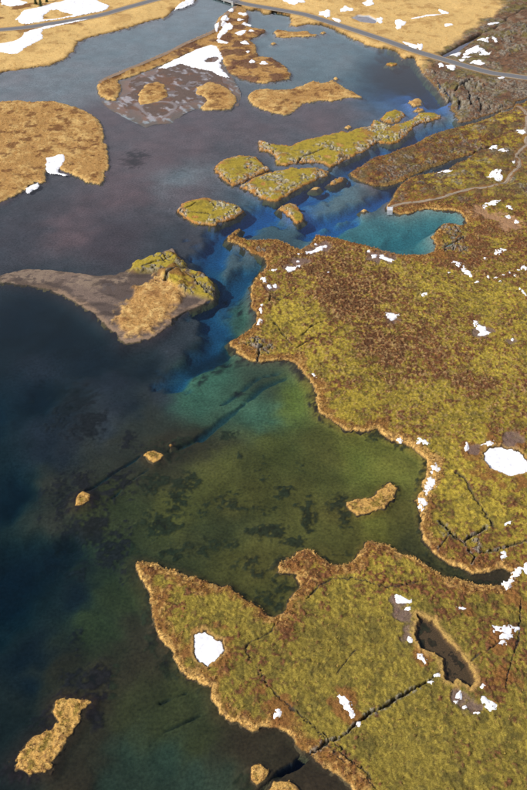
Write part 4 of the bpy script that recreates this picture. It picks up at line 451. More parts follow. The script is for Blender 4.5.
WEED = [(-76.8, 261.6, 8.0, 15.6, 0.9), (-67.9, 249.8, 5.4, 9.1, 0.9), (-83.2, 270.8, 4.1, 7.5, 0.7), (-51.6, 239.8, 3.4, 5.0, 0.9), (-74.4, 473.9, 7.5, 10.2, 0.8), (-65.2, 213.2, 12.8, 9.7, 1), (-71.0, 206.1, 6.2, 6.5, 0.9),
 (-60.6, 194.8, 10.2, 9.7, 0.9), (-63.5, 182.0, 6.5, 6.6, 0.9), (-51.2, 188.3, 8.6, 7.6, 0.9), (-40.8, 218.0, 5.8, 5.9, 0.8), (-53.5, 219.0, 6.5, 5.9, 0.9), (-38.7, 234.4, 8.3, 5.3, 0.9), (-31.5, 238.7, 5.3, 3.8, 0.7),
 (-31.1, 208.4, 4.9, 9.4, 0.8), (-28.2, 218.0, 5.0, 4.9, 0.7), (-35.5, 199.2, 6.8, 6.3, 0.8), (-20.4, 206.1, 4.2, 4.7, 0.6), (-11.8, 208.4, 5.0, 5.6, 0.7), (-0.5, 225.6, 2.9, 7.2, 0.6), (13.3, 223.0, 2.9, 6.1, 0.5),
 (7.6, 213.2, 5.0, 2.9, 0.8), (12.8, 208.4, 3.5, 2.8, 0.8), (15.4, 202.8, 2.4, 7.4, 0.9), (-1.2, 206.1, 6.3, 3.2, 0.6), (2.2, 194.8, 7.5, 3.5, 0.8), (-16.2, 188.3, 7.4, 4.2, 0.7), (-27.7, 186.2, 7.9, 3.8, 0.8),
 (-6.1, 182.0, 6.6, 3.7, 0.6), (10.6, 190.4, 4.7, 3.0, 0.7), (-43.4, 177.9, 3.3, 5.6, 0.9), (-57.0, 151.7, 3.0, 5.6, 0.5), (23.2, 206.1, 2.8, 3.7, 0.5), (28.0, 200.1, 2.4, 5.4, 0.9), (26.9, 208.4, 2.8, 3.8, 0.9),
 (44.4, 243.1, 8.4, 3.3, 0.8), (53.4, 238.7, 5.2, 4.3, 0.6), (1.4, 166.2, 5.7, 4.6, 0.9), (5.9, 172.0, 4.5, 5.5, 0.8), (7.1, 182.0, 3.9, 3.3, 0.9), (-0.5, 177.9, 3.9, 2.5, 0.7), (-49.2, 139.9, 5.8, 5.9, 0.8),
 (-55.2, 140.9, 4.7, 3.3, 0.8), (-45.7, 135.1, 4.1, 3.2, 0.7), (-65.2, 111.5, 5.3, 2.8, 0.9), (-61.2, 125.8, 3.9, 4.2, 0.8), (-47.4, 127.3, 3.4, 4.2, 0.7), (-36.4, 166.2, 1.9, 7.5, 0.9), (-33.7, 151.7, 2.1, 4.8, 0.9),
 (-29.2, 144.8, 2.7, 4.7, 0.8), (26.9, 184.1, 4.0, 2.5, 0.8), (-26.0, 277.1, 4.1, 3.8, 0.5), (-20.2, 283.6, 3.4, 3.3, 0.5), (-9.4, 267.6, 3.2, 1.8, 0.6), (-14.7, 244.2, 4.6, 5.0, 0.5), (-8.7, 230.7, 3.0, 4.2, 0.5),
 (-93.6, 266.4, 0.8, 1.2, 1), (-20.1, 237.6, 1.9, 2.8, 0.6), (-4.9, 108.8, 2.6, 2.1, 0.7), (-20.7, 127.3, 2.6, 1.2, 0.4), (53.7, 199.2, 1.7, 8.1, 0.7), (54.7, 182.0, 3.3, 3.3, 0.6), (69.4, 173.2, 9.7, 1.2, 0.7),
 (-16.1, 286.9, 5.8, 3.3, 0.8), (-10.7, 330.6, 1.8, 11.1, 0.5), (-16.2, 332.2, 6.4, 8.0, 0.5), (-37.6, 293.7, 4.3, 3.4, 0.4)]

# ------------------------------------------------------------------ numeric helpers
def h2(ix, iy, seed):
    n = (ix.astype(np.int64) * 374761393 + iy.astype(np.int64) * 668265263 + seed * 1442695041) & 0xFFFFFFFF
    n = ((n ^ (n >> 13)) * 1274126177) & 0xFFFFFFFF
    n = ((n ^ (n >> 16)) * 2246822519) & 0xFFFFFFFF
    return ((n ^ (n >> 15)) & 0xFFFFFF).astype(np.float32) / np.float32(0x1000000)

def vnoise(x, y, seed):
    ix = np.floor(x); iy = np.floor(y); fx = (x - ix).astype(np.float32); fy = (y - iy).astype(np.float32)
    ix = ix.astype(np.int64); iy = iy.astype(np.int64)
    fx = fx * fx * (3 - 2 * fx); fy = fy * fy * (3 - 2 * fy)
    a = h2(ix, iy, seed); b = h2(ix + 1, iy, seed); c = h2(ix, iy + 1, seed); d = h2(ix + 1, iy + 1, seed)
    return (a + (b - a) * fx) * (1 - fy) + (c + (d - c) * fx) * fy

def fbm(x, y, size, seed, oct=3):
    s = np.zeros(x.shape, np.float32); a = .5; t = 0
    c, sn = math.cos(.6), math.sin(.6)
    x = x / size; y = y / size
    for o in range(oct):
        s += a * vnoise(x, y, seed + o * 17); t += a; a *= .55
        x, y = (x * c - y * sn) * 2.03 + 3.1, (x * sn + y * c) * 2.03 - 1.7
    return np.clip((s / t * 2 - 1) * 1.65, -1, 1)

def worley(x, y, size, seed):
    x = x / size; y = y / size
    ix = np.floor(x).astype(np.int64); iy = np.floor(y).astype(np.int64)
    f1 = np.full(x.shape, 9, np.float32); f2 = np.full(x.shape, 9, np.float32); cid = np.zeros(x.shape, np.float32)
    for dx in (-1, 0, 1):
        for dy in (-1, 0, 1):
            jx = ix + dx; jy = iy + dy
            d = np.hypot(jx + h2(jx, jy, seed) - x, jy + h2(jx, jy, seed + 1) - y).astype(np.float32)
            near = d < f1
            f2 = np.where(near, f1, np.minimum(f2, d))
            cid = np.where(near, h2(jx, jy, seed + 2), cid); f1 = np.where(near, d, f1)
    return f1, f2, cid

def sstep(a, b, v):
    t = np.clip((v - a) / (b - a), 0, 1); return t * t * (3 - 2 * t)

def seg_dist(x, y, pts, closed=False):
    p = np.asarray(pts, np.float32); q = np.roll(p, -1, 0) if closed else p[1:]
    if not closed: p = p[:-1]
    out = np.full(x.shape, 1e9, np.float32); x = x.astype(np.float32); y = y.astype(np.float32)
    for (ax, ay), (bx, by) in zip(p, q):
        ex, ey = bx - ax, by - ay; l2 = ex * ex + ey * ey + 1e-9
        t = np.clip(((x - ax) * ex + (y - ay) * ey) / l2, 0, 1)
        np.minimum(out, (x - ax - t * ex) ** 2 + (y - ay - t * ey) ** 2, out=out)
    return np.sqrt(out)

def inside(x, y, pts):
    p = np.asarray(pts, np.float32); q = np.roll(p, -1, 0)
    r = np.zeros(x.shape, bool)
    for (ax, ay), (bx, by) in zip(p, q):
        if ay == by: continue
        c = ((ay > y) != (by > y))
        r ^= c & (x < (bx - ax) * (y - ay) / (by - ay) + ax)
    return r

def sdist(x, y, pts):
    d = seg_dist(x, y, pts, True); return np.where(inside(x, y, pts), d, -d)

def sdist_grid(x, y, pts, cell):                             # big outlines: exact on a coarse grid, then bilinear
    x0, y0 = x.min() - cell, y.min() - cell
    nx = int((x.max() - x0) / cell) + 3; ny = int((y.max() - y0) / cell) + 3
    gx, gy = np.meshgrid(x0 + np.arange(nx) * cell, y0 + np.arange(ny) * cell, indexing='ij')
    g = sdist(gx.ravel(), gy.ravel(), pts).reshape(nx, ny)
    u = (x - x0) / cell; v = (y - y0) / cell; i = u.astype(int); j = v.astype(int); u = u - i; v = v - j
    return ((g[i, j] * (1 - u) + g[i + 1, j] * u) * (1 - v) + (g[i, j + 1] * (1 - u) + g[i + 1, j + 1] * u) * v).astype(np.float32)

def smooth_line(pts, step):
    p = [np.array(q, float) for q in pts]; p = [2 * p[0] - p[1]] + p + [2 * p[-1] - p[-2]]
    out = []
    for i in range(1, len(p) - 2):
        n = max(2, int(np.linalg.norm(p[i + 1] - p[i]) / step))
        for k in range(n):
            t = k / n
            out.append(.5 * ((2 * p[i]) + (p[i + 1] - p[i - 1]) * t + (2 * p[i - 1] - 5 * p[i] + 4 * p[i + 1] - p[i + 2]) * t * t + (3 * p[i] - 3 * p[i + 1] + p[i + 2] - p[i - 1]) * t ** 3))
    out.append(p[-2]); return np.array(out)

def mixc(c, new, w):
    return c * (1 - w[:, None]) + np.asarray(new, np.float32) * w[:, None]

def in_view(x, y, pad=0):                                    # the part of the country worth meshing
    return np.abs(x) < 60 + pad + .265 * y

# ------------------------------------------------------------------ materials
def new_mat(name):
    m = bpy.data.materials.new(name); m.use_nodes = True
    n = m.node_tree.nodes; n.clear()
    return m, n, m.node_tree.links

def tint_mat(name, fine=3.0, contrast=.45, rough=.92, bump=.25, bump_scale=6.0, spec=.15):
    m, n, l = new_mat(name)
    out = n.new('ShaderNodeOutputMaterial'); b = n.new('ShaderNodeBsdfPrincipled')
    at = n.new('ShaderNodeAttribute'); at.attribute_name = 'tint'
    tc = n.new('ShaderNodeTexCoord')
    nz = n.new('ShaderNodeTexNoise'); nz.inputs['Scale'].default_value = fine; nz.inputs['Detail'].default_value = 5; nz.inputs['Roughness'].default_value = .65
    mr = n.new('ShaderNodeMapRange'); mr.inputs[1].default_value = .28; mr.inputs[2].default_value = .72
    mr.inputs[3].default_value = 1 - contrast; mr.inputs[4].default_value = 1 + contrast
    vm = n.new('ShaderNodeVectorMath'); vm.operation = 'SCALE'
    l.new(tc.outputs['Object'], nz.inputs['Vector']); l.new(nz.outputs[0], mr.inputs[0])
    l.new(at.outputs['Color'], vm.inputs[0]); l.new(mr.outputs[0], vm.inputs['Scale'])
    l.new(vm.outputs[0], b.inputs['Base Color'])
    b.inputs['Roughness'].default_value = rough; b.inputs['Specular IOR Level'].default_value = spec
    if bump:
        nb = n.new('ShaderNodeTexNoise'); nb.inputs['Scale'].default_value = bump_scale; nb.inputs['Detail'].default_value = 4
        bp = n.new('ShaderNodeBump'); bp.inputs['Strength'].default_value = bump; bp.inputs['Distance'].default_value = .3
        l.new(tc.outputs['Object'], nb.inputs['Vector']); l.new(nb.outputs[0], bp.inputs['Height']); l.new(bp.outputs[0], b.inputs['Normal'])
    l.new(b.outputs[0], out.inputs[0]); return m

def plain_mat(name, col, rough=.6, metal=0.0, vary=.15, scale=4.0, bump=0.0):
    m, n, l = new_mat(name)
    out = n.new('ShaderNodeOutputMaterial'); b = n.new('ShaderNodeBsdfPrincipled')
    tc = n.new('ShaderNodeTexCoord'); nz = n.new('ShaderNodeTexNoise'); nz.inputs['Scale'].default_value = scale; nz.inputs['Detail'].default_value = 5
    rp = n.new('ShaderNodeMix'); rp.data_type = 'RGBA'
    rp.inputs[6].default_value = tuple(c * (1 - vary) for c in col) + (1,); rp.inputs[7].default_value = tuple(min(1, c * (1 + vary)) for c in col) + (1,)
    l.new(tc.outputs['Object'], nz.inputs['Vector']); l.new(nz.outputs[0], rp.inputs[0]); l.new(rp.outputs[2], b.inputs['Base Color'])
    b.inputs['Roughness'].default_value = rough; b.inputs['Metallic'].default_value = metal
    if bump:
        bp = n.new('ShaderNodeBump'); bp.inputs['Strength'].default_value = bump; l.new(nz.outputs[0], bp.inputs['Height']); l.new(bp.outputs[0], b.inputs['Normal'])
    l.new(b.outputs[0], out.inputs[0]); return m

def water_mat(name, volume):
    m, n, l = new_mat(name)
    out = n.new('ShaderNodeOutputMaterial'); mx = n.new('ShaderNodeMixShader')
    tr = n.new('ShaderNodeBsdfTransparent'); gl = n.new('ShaderNodeBsdfGlossy'); geo = n.new('ShaderNodeNewGeometry')
    def mth(op, a, b=None):                                  # reflectance grows with the angle, alike from above and below
        q = n.new('ShaderNodeMath'); q.operation = op
        for i, v in enumerate((a, b)):
            if v is None: continue
            if isinstance(v, float): q.inputs[i].default_value = v
            else: l.new(v, q.inputs[i])
        return q.outputs[0]
    dt = n.new('ShaderNodeVectorMath'); dt.operation = 'DOT_PRODUCT'; l.new(geo.outputs['Normal'], dt.inputs[0]); l.new(geo.outputs['Incoming'], dt.inputs[1])
    fres = mth('ADD', mth('MULTIPLY', mth('POWER', mth('SUBTRACT', 1.0, mth('ABSOLUTE', dt.outputs['Value'])), 5.0), .98), .02)
    gl.inputs['Roughness'].default_value = .06
    tc = n.new('ShaderNodeTexCoord'); mp = n.new('ShaderNodeMapping'); mp.inputs['Scale'].default_value = (1, .55, 1); mp.inputs['Rotation'].default_value = (0, 0, .5)
    nz = n.new('ShaderNodeTexNoise'); nz.inputs['Scale'].default_value = .9; nz.inputs['Detail'].default_value = 3
    bp = n.new('ShaderNodeBump'); bp.inputs['Strength'].default_value = .06; bp.inputs['Distance'].default_value = .25
    l.new(tc.outputs['Object'], mp.inputs[0]); l.new(mp.outputs[0], nz.inputs['Vector']); l.new(nz.outputs[0], bp.inputs['Height'])
    l.new(bp.outputs[0], gl.inputs['Normal'])
    l.new(fres, mx.inputs[0]); l.new(tr.outputs[0], mx.inputs[1]); l.new(gl.outputs[0], mx.inputs[2]); l.new(mx.outputs[0], out.inputs[0])
    if volume:
        va = n.new('ShaderNodeVolumeAbsorption'); va.inputs['Color'].default_value = (0.0, .78, .90, 1); va.inputs['Density'].default_value = .11
        l.new(va.outputs[0], out.inputs['Volume'])
    return m

def snow_mat():
    m, n, l = new_mat('snow')
    out = n.new('ShaderNodeOutputMaterial'); b = n.new('ShaderNodeBsdfPrincipled'); tc = n.new('ShaderNodeTexCoord')
    nz = n.new('ShaderNodeTexNoise'); nz.inputs['Scale'].default_value = .7; nz.inputs['Detail'].default_value = 6
    rp = n.new('ShaderNodeValToRGB'); rp.color_ramp.elements[0].position = .3; rp.color_ramp.elements[0].color = (.66, .67, .70, 1)
    rp.color_ramp.elements[1].position = .6; rp.color_ramp.elements[1].color = (.88, .88, .88, 1)
    bp = n.new('ShaderNodeBump'); bp.inputs['Strength'].default_value = .25; bp.inputs['Distance'].default_value = .2
    l.new(tc.outputs['Object'], nz.inputs['Vector']); l.new(nz.outputs[0], rp.inputs[0]); l.new(rp.outputs[0], b.inputs['Base Color'])
    l.new(nz.outputs[0], bp.inputs['Height']); l.new(bp.outputs[0], b.inputs['Normal']); b.inputs['Roughness'].default_value = .6
    l.new(b.outputs[0], out.inputs[0]); return m

M_GROUND = tint_mat('ground', 3.2, .62, .93, .5, 5.0)
M_BED = tint_mat('lake_bed', 1.1, .45, .95, 0)
M_PLANT = tint_mat('dry_plants', 1.2, .22, .9, 0)
M_PATH = tint_mat('trodden_gravel', 1.6, .22, .95, .1)
M_ROCK = tint_mat('lava_rock', 1.5, .35, .9, .4)
M_WATER = water_mat('lake_water', True)
M_POOL = water_mat('pool_water', False)
M_SNOW = snow_mat()
M_ASPHALT = plain_mat('asphalt', (.13, .13, .135), .85, 0, .2, .6)
M_LINE = plain_mat('road_paint', (.7, .7, .66), .7)
M_CONC = plain_mat('concrete', (.34, .33, .31), .85, 0, .2, .8)
M_STEEL = plain_mat('galvanised_steel', (.62, .65, .68), .45, .2, .12, 3)
M_BARK = plain_mat('bark', (.07, .05, .035), .9)

# ------------------------------------------------------------------ mesh builders
def tag(o, label=None, cat=None, group=None, kind=None):
    if label: o['label'] = label
    if cat: o['category'] = cat
    if group: o['group'] = group
    if kind: o['kind'] = kind
    return o

def mesh_obj(name, verts, faces, mat, tint=None, smooth=False, parent=None):
    verts = np.asarray(verts, np.float32); faces = np.asarray(faces, np.int32)
    me = bpy.data.meshes.new(name); k = faces.shape[1]
    me.vertices.add(len(verts)); me.vertices.foreach_set('co', verts.ravel())
    me.loops.add(faces.size); me.loops.foreach_set('vertex_index', faces.ravel())
    me.polygons.add(len(faces)); me.polygons.foreach_set('loop_start', np.arange(0, faces.size, k, dtype=np.int32))
    me.polygons.foreach_set('loop_total', np.full(len(faces), k, np.int32))
    me.polygons.foreach_set('use_smooth', np.full(len(faces), bool(smooth)))
    if tint is not None:
        a = me.attributes.new('tint', 'FLOAT_COLOR', 'POINT')
        a.data.foreach_set('color', np.concatenate([np.clip(tint, 0, 1), np.ones((len(tint), 1))], 1).astype(np.float32).ravel())
    me.update(); me.validate(); me.materials.append(mat)
    o = bpy.data.objects.new(name, me); COL.objects.link(o)
    if parent: o.parent = parent
    return o

def box_mesh(parts):                                         # parts: (centre, size, rotation z) -> verts, quads
    V = []; Fq = []
    for (c, s, rz) in parts:
        b = len(V); ca, sa = math.cos(rz), math.sin(rz)
        for dx, dy, dz in [(-1, -1, -1), (1, -1, -1), (1, 1, -1), (-1, 1, -1), (-1, -1, 1), (1, -1, 1), (1, 1, 1), (-1, 1, 1)]:
            x, y, z = dx * s[0] / 2, dy * s[1] / 2, dz * s[2] / 2
            V.append((c[0] + x * ca - y * sa, c[1] + x * sa + y * ca, c[2] + z))
        for f in [(0, 3, 2, 1), (4, 5, 6, 7), (0, 1, 5, 4), (1, 2, 6, 5), (2, 3, 7, 6), (3, 0, 4, 7)]:
            Fq.append(tuple(b + i for i in f))
    return V, Fq

def grid_points(x0, x1, y0, y1, step):
    nx = int(math.ceil((x1 - x0) / step)) + 1; ny = int(math.ceil((y1 - y0) / step)) + 1
    gx, gy = np.meshgrid(x0 + np.arange(nx) * step, y0 + np.arange(ny) * step, indexing='ij')
    return gx.ravel(), gy.ravel(), nx, ny

def grid_faces(keep, nx, ny):                                # quads whose four corners are kept; compressed indices
    k = keep.reshape(nx, ny); c = k[:-1, :-1] & k[1:, :-1] & k[1:, 1:] & k[:-1, 1:]
    idx = np.arange(nx * ny).reshape(nx, ny)
    q = np.stack([idx[:-1, :-1][c], idx[1:, :-1][c], idx[1:, 1:][c], idx[:-1, 1:][c]], 1)
    used = np.zeros(nx * ny, bool); used[q.ravel()] = True
    remap = np.cumsum(used) - 1
    return used, remap[q]

# ------------------------------------------------------------------ what the ground looks like
MOSS = np.array((.310, .232, .030)); OLIVE = np.array((.135, .108, .024)); HEATH = np.array((.165, .068, .026)); DARKH = np.array((.075, .036, .020))
STRAW = np.array((.560, .350, .110)); RUST = np.array((.270, .120, .036)); PALE = np.array((.400, .280, .115)); ROCK = np.array((.250, .225, .180))
LICHEN = np.array((.400, .370, .290)); CRACK_SHADE = np.array((.060, .052, .045)); PEAT = np.array((.042, .028, .016)); GREYG = np.array((.165, .110, .090))
GOLD = np.array((.600, .400, .150)); TAWNY = np.array((.320, .180, .060)); MUD = np.array((.085, .062, .052)); SAND = np.array((.240, .165, .110))

ROADS = [smooth_line(ROAD_EAST, 6), smooth_line(ROAD_WEST, 6)]
ROAD_Z = 1.55
PATHS = [smooth_line(PATH, 1.2), smooth_line(PATH_NORTH, 1.2), smooth_line(TRACK, 2.5)]
COV = np.array(COVER, np.float32)

def near_lines(x, y, lines, reach):
    d = np.full(x.shape, 1e3, np.float32)
    for p in lines:
        m = (x > p[:, 0].min() - reach) & (x < p[:, 0].max() + reach) & (y > p[:, 1].min() - reach) & (y < p[:, 1].max() + reach)
        if m.any(): d[m] = np.minimum(d[m], seg_dist(x[m], y[m], p))
    return d

def cover_field(x, y):
    num = np.zeros(x.shape, np.float32); nu2 = np.zeros(x.shape, np.float32); den = np.zeros(x.shape, np.float32)
    for cx, cy, b, p in COV:
        w = 1 / ((x - cx) ** 2 + (y - cy) ** 2 + 16) ** 2
        num += w * b; nu2 += w * p; den += w
    return num / den, nu2 / den

def disc_field(x, y, discs, seed, rough=.75):
    w = np.zeros(x.shape, np.float32)
    for c in discs:
        r = c[2]; m = (np.abs(x - c[0]) < r * 2.2) & (np.abs(y - c[1]) < r * 2.2)
        if m.any(): w[m] = np.maximum(w[m], 1.35 - np.hypot(x[m] - c[0], y[m] - c[1]) / r)
    m = w > 0
    if m.any(): w[m] = sstep(.10, .75, w[m] + rough * fbm(x[m], y[m], 3.4, seed, 4))
    return w

ROCKY_MAIN = ROCKZ
HOL = {k: [(h[0], h[1], h[2] * (1.5 if h[2] < 6 else 1.15)) for h in HOLLOW if h[3] == k] for k in ('tan', 'grey', 'brown')}

def land(x, y, sd, style, micro=True, size=40.0, south=None, north=None):
    """height above the lake, height without the small hummocks, colour, and weights for the plants"""
    n = len(x); x = np.asarray(x, np.float64); y = np.asarray(y, np.float64)
    k = min(1.0, size / 14.0)
    jag = k * (.9 * fbm(x, y, 8, 3) + .60 * fbm(x, y, 2.8, 5, 3) + .38 * fbm(x, y, 1.15, 7, 2))
    if style in ('meadow', 'grassy', 'spit'): jag = jag * 1.25
    if style == 'flat': jag = 4.0 * fbm(x, y, 16, 9, 3) + .8 * jag
    if style == 'main': jag = jag * np.where(y > 415, .6, 1.0)
    t = sd + jag * np.where(sd > 0, 1, .7)
    col = np.zeros((n, 3), np.float32)
    f8 = fbm(x, y, 9, 21, 3); f2 = fbm(x, y, 2.4, 23, 3); f30 = fbm(x, y, 34, 27, 2); f05 = fbm(x, y, .75, 29, 2)
    bank = {'main': .75, 'meadow': .9, 'grassy': .8, 'rocky': 1.3, 'straw': .35, 'sandy': .25, 'flat': .0, 'spit': .9}[style]
    inw = np.clip(t, 0, None)
    z = bank * (sstep(0, .55, t) * .6 + sstep(.3, 4, t) * .4)
    if style != 'flat': z = z + .45 * (f30 + 1) * sstep(2, 22, t) + (.30 * f8 + .12 * f2) * sstep(.5, 4, t)
    hum = np.zeros(n, np.float32); tuft = np.zeros(n, np.float32); shrub = np.zeros(n, np.float32); rocks = np.zeros(n, np.float32)
    c1 = c2 = cid = None
    hsz = 1.15 if style == 'main' else 1.6
    c1, c2, cid = worley(x + .5 * f2, y + .5 * f05, hsz, 41)
    dome = np.clip(1 - (c1 / .75) ** 2, 0, 1)
    if style == 'main':
        b, p = cover_field(x, y)
        near = y < 330
        bm = sstep(.34, .70, b + .24 * f8 + .26 * f2 + .20 * f05 + .40 * (cid - .5))
        moss = MOSS * .9 + OLIVE * .2
        col[:] = moss
        col = mixc(col, OLIVE * .85, sstep(-.1, .7, f2 + .5 * f05) * .75)
        col = mixc(col, MOSS * 1.12, sstep(.1, .8, f8 - .4 * f2) * .6)
        col = col * (1 + .20 * fbm(x, y, 22, 51, 2))[:, None]
        cush = sstep(.30, .12, worley(x, y, 3.1, 55)[0]) * sstep(-.1, .5, fbm(x, y, 9, 57, 2))
        col = mixc(col, np.array((.055, .050, .016)), cush * .55); z = z + .12 * cush
        dim = sstep(215, 150, y)                             # the near headland is duller, trodden sedge
        col = mixc(col, np.array((.150, .118, .030)), dim * .5)
        hc = HEATH[None] * (1 - .45 * sstep(-.2, .6, f2))[:, None] + DARKH[None] * (.45 * sstep(-.2, .6, f2))[:, None]
        col = col * (1 - bm[:, None]) + hc * bm[:, None]
        col = col * (.80 + .42 * cid)[:, None]
        worm = np.abs(fbm(x, y, 2.1, 45, 2))
        pale = sstep(.20, .06, worm) * sstep(.0, .5, p * (.4 + .6 * bm) + .35 * f05) * sstep(185, 225, y)
        pale = np.maximum(pale, (cid < p * .5) * sstep(.40, .22, c1) * sstep(185, 225, y))
        col = mixc(col, PALE * (.75 + .5 * cid)[:, None], pale * .58)
        gap_shade = np.maximum(sstep(.55, .80, c1), sstep(.35, .6, worm) * p) * (.45 + .5 * p)
        col = mixc(col, DARKH * .65, gap_shade * .7)  # shade between the hummocks, put into the ground colour
        spot = sstep(.25, .65, fbm(x, y, 3.4, 47, 3)) * (1 - p)
        col = mixc(col, np.array((.070, .060, .018)), spot * .55)
        hum = (dome * (.18 + .42 * cid) + .16 * pale) * (.62 + .7 * np.maximum(bm * .7, p)) * sstep(.0, 1.2, t) + .10 * f05 * sstep(.2, 1, t)
        far = y > 420                                         # the lava heath above the lagoon
        lump = fbm(x, y, 14, 61, 3)
        ru = np.where(far, .35, 1.0)
        rw = 4.2 + 2.6 * f8 + 1.6 * f2
        rw = np.maximum(rw * np.where(y < 215, .8, 1.0) * ru, .5)
        rustw = sstep(rw + 1.6, rw - 1.2, t)
        col = mixc(col, RUST * (.8), rustw * .82)
        sw = (.55 + 1.5 * fbm(x, y, 16, 71, 2) + .8 * f2) * np.where(far, .35, 1.0) * np.where(y > 262, .45, 1.0)
        bay = sstep(26, 14, np.hypot((x - 46) / 1.3, y - 226) * .9)
        sw = sw + bay * (2.2 + 1.2 * f8)
        straww = sstep(sw + .7, sw - .5, t)
        col = mixc(col, STRAW * (.70 + .55 * cid)[:, None], straww * .85)
        col = mixc(col, DARKH * 1.1, np.maximum(straww, rustw) * sstep(.15, .6, f05 + .5 * f2 - .1) * .6)
        col = mixc(col, STRAW * .9, rustw * (1 - straww) * sstep(.25, .6, fbm(x, y, 1.4, 49, 2)) * .55)
        far_f = sstep(405, 440, y)
        z = z + far_f * sstep(1, 14, t) * (.6 + 1.5 * lump + .35 * f8)
        # brown / grey / tan hollows
        hb = disc_field(x, y, HOL['brown'], 83); col = mixc(col, RUST * .75, hb * .85)
        hg = disc_field(x, y, HOL['grey'], 85); col = mixc(col, GREYG, hg * .85)
        ht = disc_field(x, y, HOL['tan'], 87); col = mixc(col, np.array((.33, .19, .10)), ht * .9)
        hum = hum * (1 - .7 * np.maximum(hg, ht)); z = z - .35 * np.maximum(hg, ht) * sstep(1, 4, t)
        rk = disc_field(x, y, ROCKY_MAIN, 89, .9)
        rk = np.maximum(rk, far_f * sstep(-.05, .5, fbm(x, y, 9, 93, 3)) * .7 * sstep(1, 3, t))
        col = mixc(col, np.array((.085, .048, .034)), far_f * sstep(-.1, .5, f2 + .4 * f8) * .6); col = mixc(col, np.array((.130, .112, .045)), far_f * sstep(.0, .5, f8 - .4 * f2) * .5)
        tuft = np.maximum(straww, .5 * rustw) * (t > -.1) * 2.0 + .12 * (t > 0)
        shrub = bm * (t > 1.0) * (1 - hg) * (1 - ht) + .22 * (t > 1)
    elif style == 'meadow':
        col[:] = GOLD * .92
        col = mixc(col, TAWNY * 1.05, sstep(.05, .8, f8 + .4 * f2) * .65)
        col = mixc(col, GOLD * 1.15, sstep(.1, .9, f30) * .5)
        if x.mean() > 0:                                     # dark lava east of the brook and below the road
            rdx = np.interp(y, [400, 540, 585, 596, 628, 664, 690, 745], [150, 96, 86, 104, 121, 142, 160, 196])
            lw = sstep(-5, 6, x - rdx + 5 * f8)
            lav = np.array((.150, .082, .048))[None] + np.zeros((n, 1)); lav = mixc(lav, np.array((.150, .128, .040)), sstep(-.1, .4, f8 + .35 * f2) * .85); lav = mixc(lav, np.array((.060, .040, .030)), sstep(.0, .6, f2 + .3 * f05) * .75); lav = mixc(lav, np.array((.240, .190, .130)), sstep(.25, .6, fbm(x, y, 4, 99, 3)) * .6)
            col = col * (1 - lw[:, None]) + lav * lw[:, None]
            z = z + lw * sstep(.5, 10, t) * (.9 + 1.3 * fbm(x, y, 16, 91, 3))
            rk = disc_field(x, y, ROCKZ, 89, .9); z = z + rk * 1.4 * sstep(.3, 5, t)
            slope = sstep(645, 615, y) * sstep(-.6, .2, fbm(x, y, 13, 93, 3))
            rk = np.maximum(rk, lw * np.maximum(sstep(-.1, .5, fbm(x, y, 13, 93, 3)) * .7, slope * .85) * sstep(.3, 2, t))
            tanp = sstep(.5, .2, np.hypot((x - 208) / 36, (y - 655) / 14)); col = mixc(col, GOLD * .7, tanp * .8)
            shrub = lw * .7 * (t > 1)
        else:
            rk = np.zeros(n, np.float32)
            bush = sstep(.25, .6, fbm(x, y, 14, 95, 3)) * sstep(665, 690, y) * sstep(-120, -150, x)
            col = mixc(col, HEATH, bush * .8); shrub = bush * 1.2
        hum = dome * .16 * sstep(.6, 3, t)
        col = mixc(col, TAWNY * .8, sstep(2.5, .5, t) * .5)
        tuft = .10 * (t > .2)
    elif style in ('grassy', 'spit'):
        col[:] = TAWNY * 1.15
        col = mixc(col, GOLD * .92, sstep(-.1, .7, f8 * .6 + f2 * .6) * .75)
        col = mixc(col, HEATH * .8, sstep(.15, .75, fbm(x, y, 5, 97, 3) + .3 * f05) * .8)
        col = mixc(col, GOLD, sstep(2.2, .4, t) * .55)
        rk = np.zeros(n, np.float32)
        hum = dome * (.14 + .16 * cid) * sstep(.5, 2.5, t)
        if style == 'spit':
            sc = sstep(95, 60, np.hypot((x + 18) * 1.5, (y - 640) * .75)) * sstep(-.25, .3, f8)
            col = mixc(col, np.array((.105, .048, .036)), sc * .85); shrub = sc * (t > 1)
            z = z + .8 * sstep(3.2, 1.4, near_lines(x, y, [PATHS[2]], 8))
        tuft = .25 * (t > .1); shrub = shrub + .05 * (t > 1)
    elif style == 'rocky':
        col[:] = MOSS * .95
        col = mixc(col, OLIVE, sstep(.0, .8, f2) * .6)
        col = mixc(col, RUST, sstep(.1, .6, f8 + .3 * f2 - .08) * .65)
        rimw = sstep(2.6 + 2 * f8, .6, t); col = mixc(col, RUST * 1.35, rimw * .8)
        col = mixc(col, STRAW * .8, rimw * sstep(0, .6, f2) * .6)
        rk = sstep(.0, .55, fbm(x, y, 8, 101, 3) + .12) * sstep(.3, 2.2, t) * k
        if south is not None: rk = np.maximum(rk, south * sstep(.0, .8, t) * sstep(-.5, .1, f8) * k)
        tuft = .25 * rimw * (t > .1); shrub = .06 * (t > 1)
        hum = dome * .16 * sstep(.6, 2.5, t)
    elif style == 'straw':
        col[:] = np.array((.46, .27, .075))
        col = mixc(col, np.array((.20, .145, .028)), sstep(-.3, .4, f2 + .4 * f8) * sstep(.3, 1.6, t) * .85)
        col = mixc(col, np.array((.13, .06, .03)), sstep(.1, .6, f05 + .5 * f8) * .6)
        col = mixc(col, STRAW * 1.05, sstep(.2, .6, fbm(x, y, 1.2, 53, 2)) * .6)
        hum = dome * .16 * sstep(.1, 1, t); tuft = sstep(-.5, .3, f2 + f05) * 1.3 * (t > -.05); rk = np.zeros(n, np.float32); z = z + .18 * f05 * sstep(0, .5, t)
    elif style == 'sandy':
